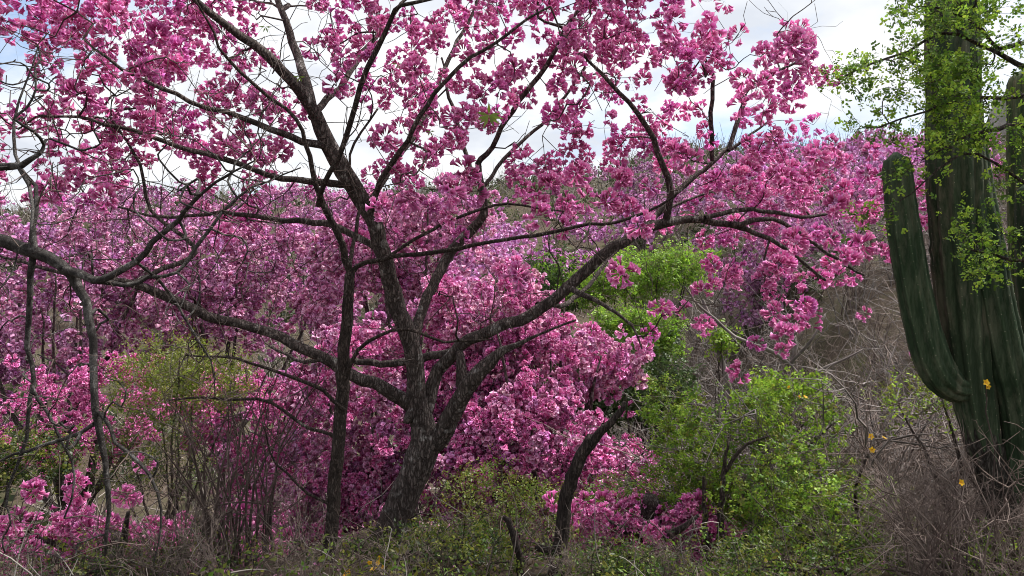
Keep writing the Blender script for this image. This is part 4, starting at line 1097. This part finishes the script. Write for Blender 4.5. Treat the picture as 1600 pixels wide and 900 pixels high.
V, F, C = scatter(rng, FS, g, rng.uniform(1.0, 1.9, len(g)) * (0.85 + g[:, 1] / 130), [(0.20, 0.17, 0.15), (0.27, 0.235, 0.21), (0.15, 0.125, 0.11)], np.array([0, 0, 6.0]), 0.2)
mesh_obj('hillside_brushwood', V, F, M_LITTER, C=C, kind='stuff')
# small pink crowns dotted over the far hill, too far to pick apart
pk_ = []
while len(pk_) < 60:
    y = rng.uniform(45, 118); x = rng.uniform(-0.75, 0.78) * y
    if vnoise(x, y, 30, 9) < 0.5: continue
    pk_.append([x, y, float(H(x, y)) + 2.2])
pk_ = np.repeat(np.array(pk_), 26, axis=0); pk_ += rng.normal(size=pk_.shape) * np.array([1.2, 1.0, 0.7])
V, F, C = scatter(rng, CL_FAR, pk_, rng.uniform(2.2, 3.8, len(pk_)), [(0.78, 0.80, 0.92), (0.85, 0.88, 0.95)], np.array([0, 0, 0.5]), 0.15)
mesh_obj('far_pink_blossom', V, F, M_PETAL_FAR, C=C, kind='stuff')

# litter, fallen petals and low growth on the near ground
gn = 16000
x = rng.uniform(-9, 9, gn); y = rng.uniform(3.5, 15, gn)
Tt = np.stack([x, y, H(x, y) + rng.uniform(0.0, 0.05, gn)], -1)
LV, LF = leaf_shape(0.05, 0.026, 0.012); LT = [(LV, LF, np.ones((4, 3)))]
V, F, C = scatter(rng, LT, Tt, rng.uniform(0.6, 1.5, gn), [(0.16, 0.11, 0.08), (0.10, 0.07, 0.05), (0.22, 0.17, 0.13), (0.13, 0.10, 0.05), (0.5, 0.2, 0.36)], np.array([0, 0, 0.8]), 0.3)
mesh_obj('leaf_litter', V, F, M_LITTER, C=C, kind='stuff')
gn = 15000
x = rng.uniform(-13, 9, gn); y = 4.2 + 15 * rng.random(gn) ** 1.3
keep = (vnoise(x, y, 1.3, 14) > 0.33) & ((x > -1.8) | (y > 7.5) | (rng.random(gn) < 0.45)); x, y = x[keep], y[keep]
Tt = np.stack([x, y, H(x, y) + rng.uniform(0.02, 0.28, len(x))], -1)
V, F, C = scatter(rng, SPRIGS, Tt, rng.uniform(0.9, 1.8, len(x)), DULL + OLIVE + GREEN + OLIVE, np.array([0, 0, 1.0]), 0.3)
mesh_obj('undergrowth', V, F, M_LEAF, C=C, kind='stuff')
def stick_shape(rng):
    q = smooth_line(np.array([[0, 0, 0], [0.02, 0.01, 0.14], [0.0, 0.05, 0.28], [-0.05, 0.06, 0.40]]) + rng.normal(size=(4, 3)) * 0.035, 0.09)
    V, F = tube(q, np.linspace(0.0045, 0.002, len(q)), 3, False)
    return V, F, np.ones((len(V), 3))
gn = 4200
x = rng.uniform(-8, 9, gn); y = rng.uniform(4.2, 13, gn)
Tt = np.stack([x, y, H(x, y) + rng.uniform(-0.05, 0.15, gn)], -1)
V, F, C = scatter(rng, [stick_shape(rng) for _ in range(8)], Tt, rng.uniform(0.5, 1.5, gn), [(0.10, 0.08, 0.068), (0.07, 0.052, 0.045), (0.045, 0.034, 0.03), (0.26, 0.23, 0.205)], np.array([0, 0, 0.55]), 0.3)
mesh_obj('dry_sticks', V, F, M_LITTER, C=C, kind='stuff')

# ------------------------------------------------------------------ yellow flowers
M_YELLOW = leafy_mat('petal_yellow', 0.35, 0.03, 0.05)
def yellow_flower_mesh():
    ac = Acc()
    for i in range(5):
        a = i * 2 * math.pi / 5
        V, F = leaf_shape(0.030, 0.026, 0.012)
        c, s = math.cos(a), math.sin(a)
        V = V @ np.array([[c, s, 0], [-s, c, 0], [0, 0, 1]]); V[:, 2] += np.linalg.norm(V[:, :2], axis=1) * 0.35
        C = np.tile(np.array([[0.85, 0.56, 0.02]]) * rng.uniform(0.9, 1.1), (4, 1)); C[0] *= [0.9, 0.6, 0.6]
        ac.add(V, F, C)
    V, F, C = ac.get(); return mesh_data('flower', V, F, M_YELLOW, np.clip(C, 0, 1))
YF = yellow_flower_mesh()
def yellow_plant(feet, heads, d, label):
    f = P(feet, 500, d); org = np.array([f[0], d, float(H(f[0], d))])
    t = empty('yellow_flower_plant', org); tag(t, label, 'plant')
    T = Tree(rng, r_tip=0.0025, power=0.4)
    hp = np.array([P(a, b, d + rng.normal() * 0.08) for a, b in heads])
    top = hp.mean(0)
    T.limb(np.array([[*(org - [0, 0, 0.05]), 0.007], [*((org + top) / 2 + [0.03, 0, 0]), 0.005], [*(top - [0, 0, 0.08]), 0.004]]), 'stem', step=0.1)
    T.grow(hp, step=0.08)
    T.build(t, org, M_TWIG_DARK, M_TWIG_DARK, thick=1)
    for h in hp:
        o = put(bpy.data.objects.new('flower', YF), t)
        o.location = h - org; s = rng.uniform(0.7, 1.0); o.scale = (s, s, s)
        o.rotation_euler = (R(70) + rng.normal() * 0.4, rng.normal() * 0.4, rng.normal() * 0.5)
    return t
yellow_plant(585, [(578, 878), (590, 880), (584, 890), (597, 886), (592, 872), (538, 897), (545, 893)], 5.3, 'yellow-flowered plant at the foot of the leaning trunk')
yellow_plant(1015, [(1016, 878), (1021, 882)], 6.0, 'yellow-flowered plant below the bright green bush')
yellow_plant(1365, [(1360, 682), (1362, 703), (1381, 685)], 6.2, 'yellow-flowered plant in the dry brush left of the cactus foot')
yellow_plant(1262, [(1233, 605), (1258, 621), (1248, 620)], 8.2, 'small yellow-flowered plant among the lime green tufts')
yellow_plant(1500, [(1501, 754)], 4.6, 'plant with a single yellow flower in front of the cactus trunk')
yellow_plant(1536, [(1540, 598), (1543, 604)], 4.9, 'plant with yellow flowers between the two cactus columns')
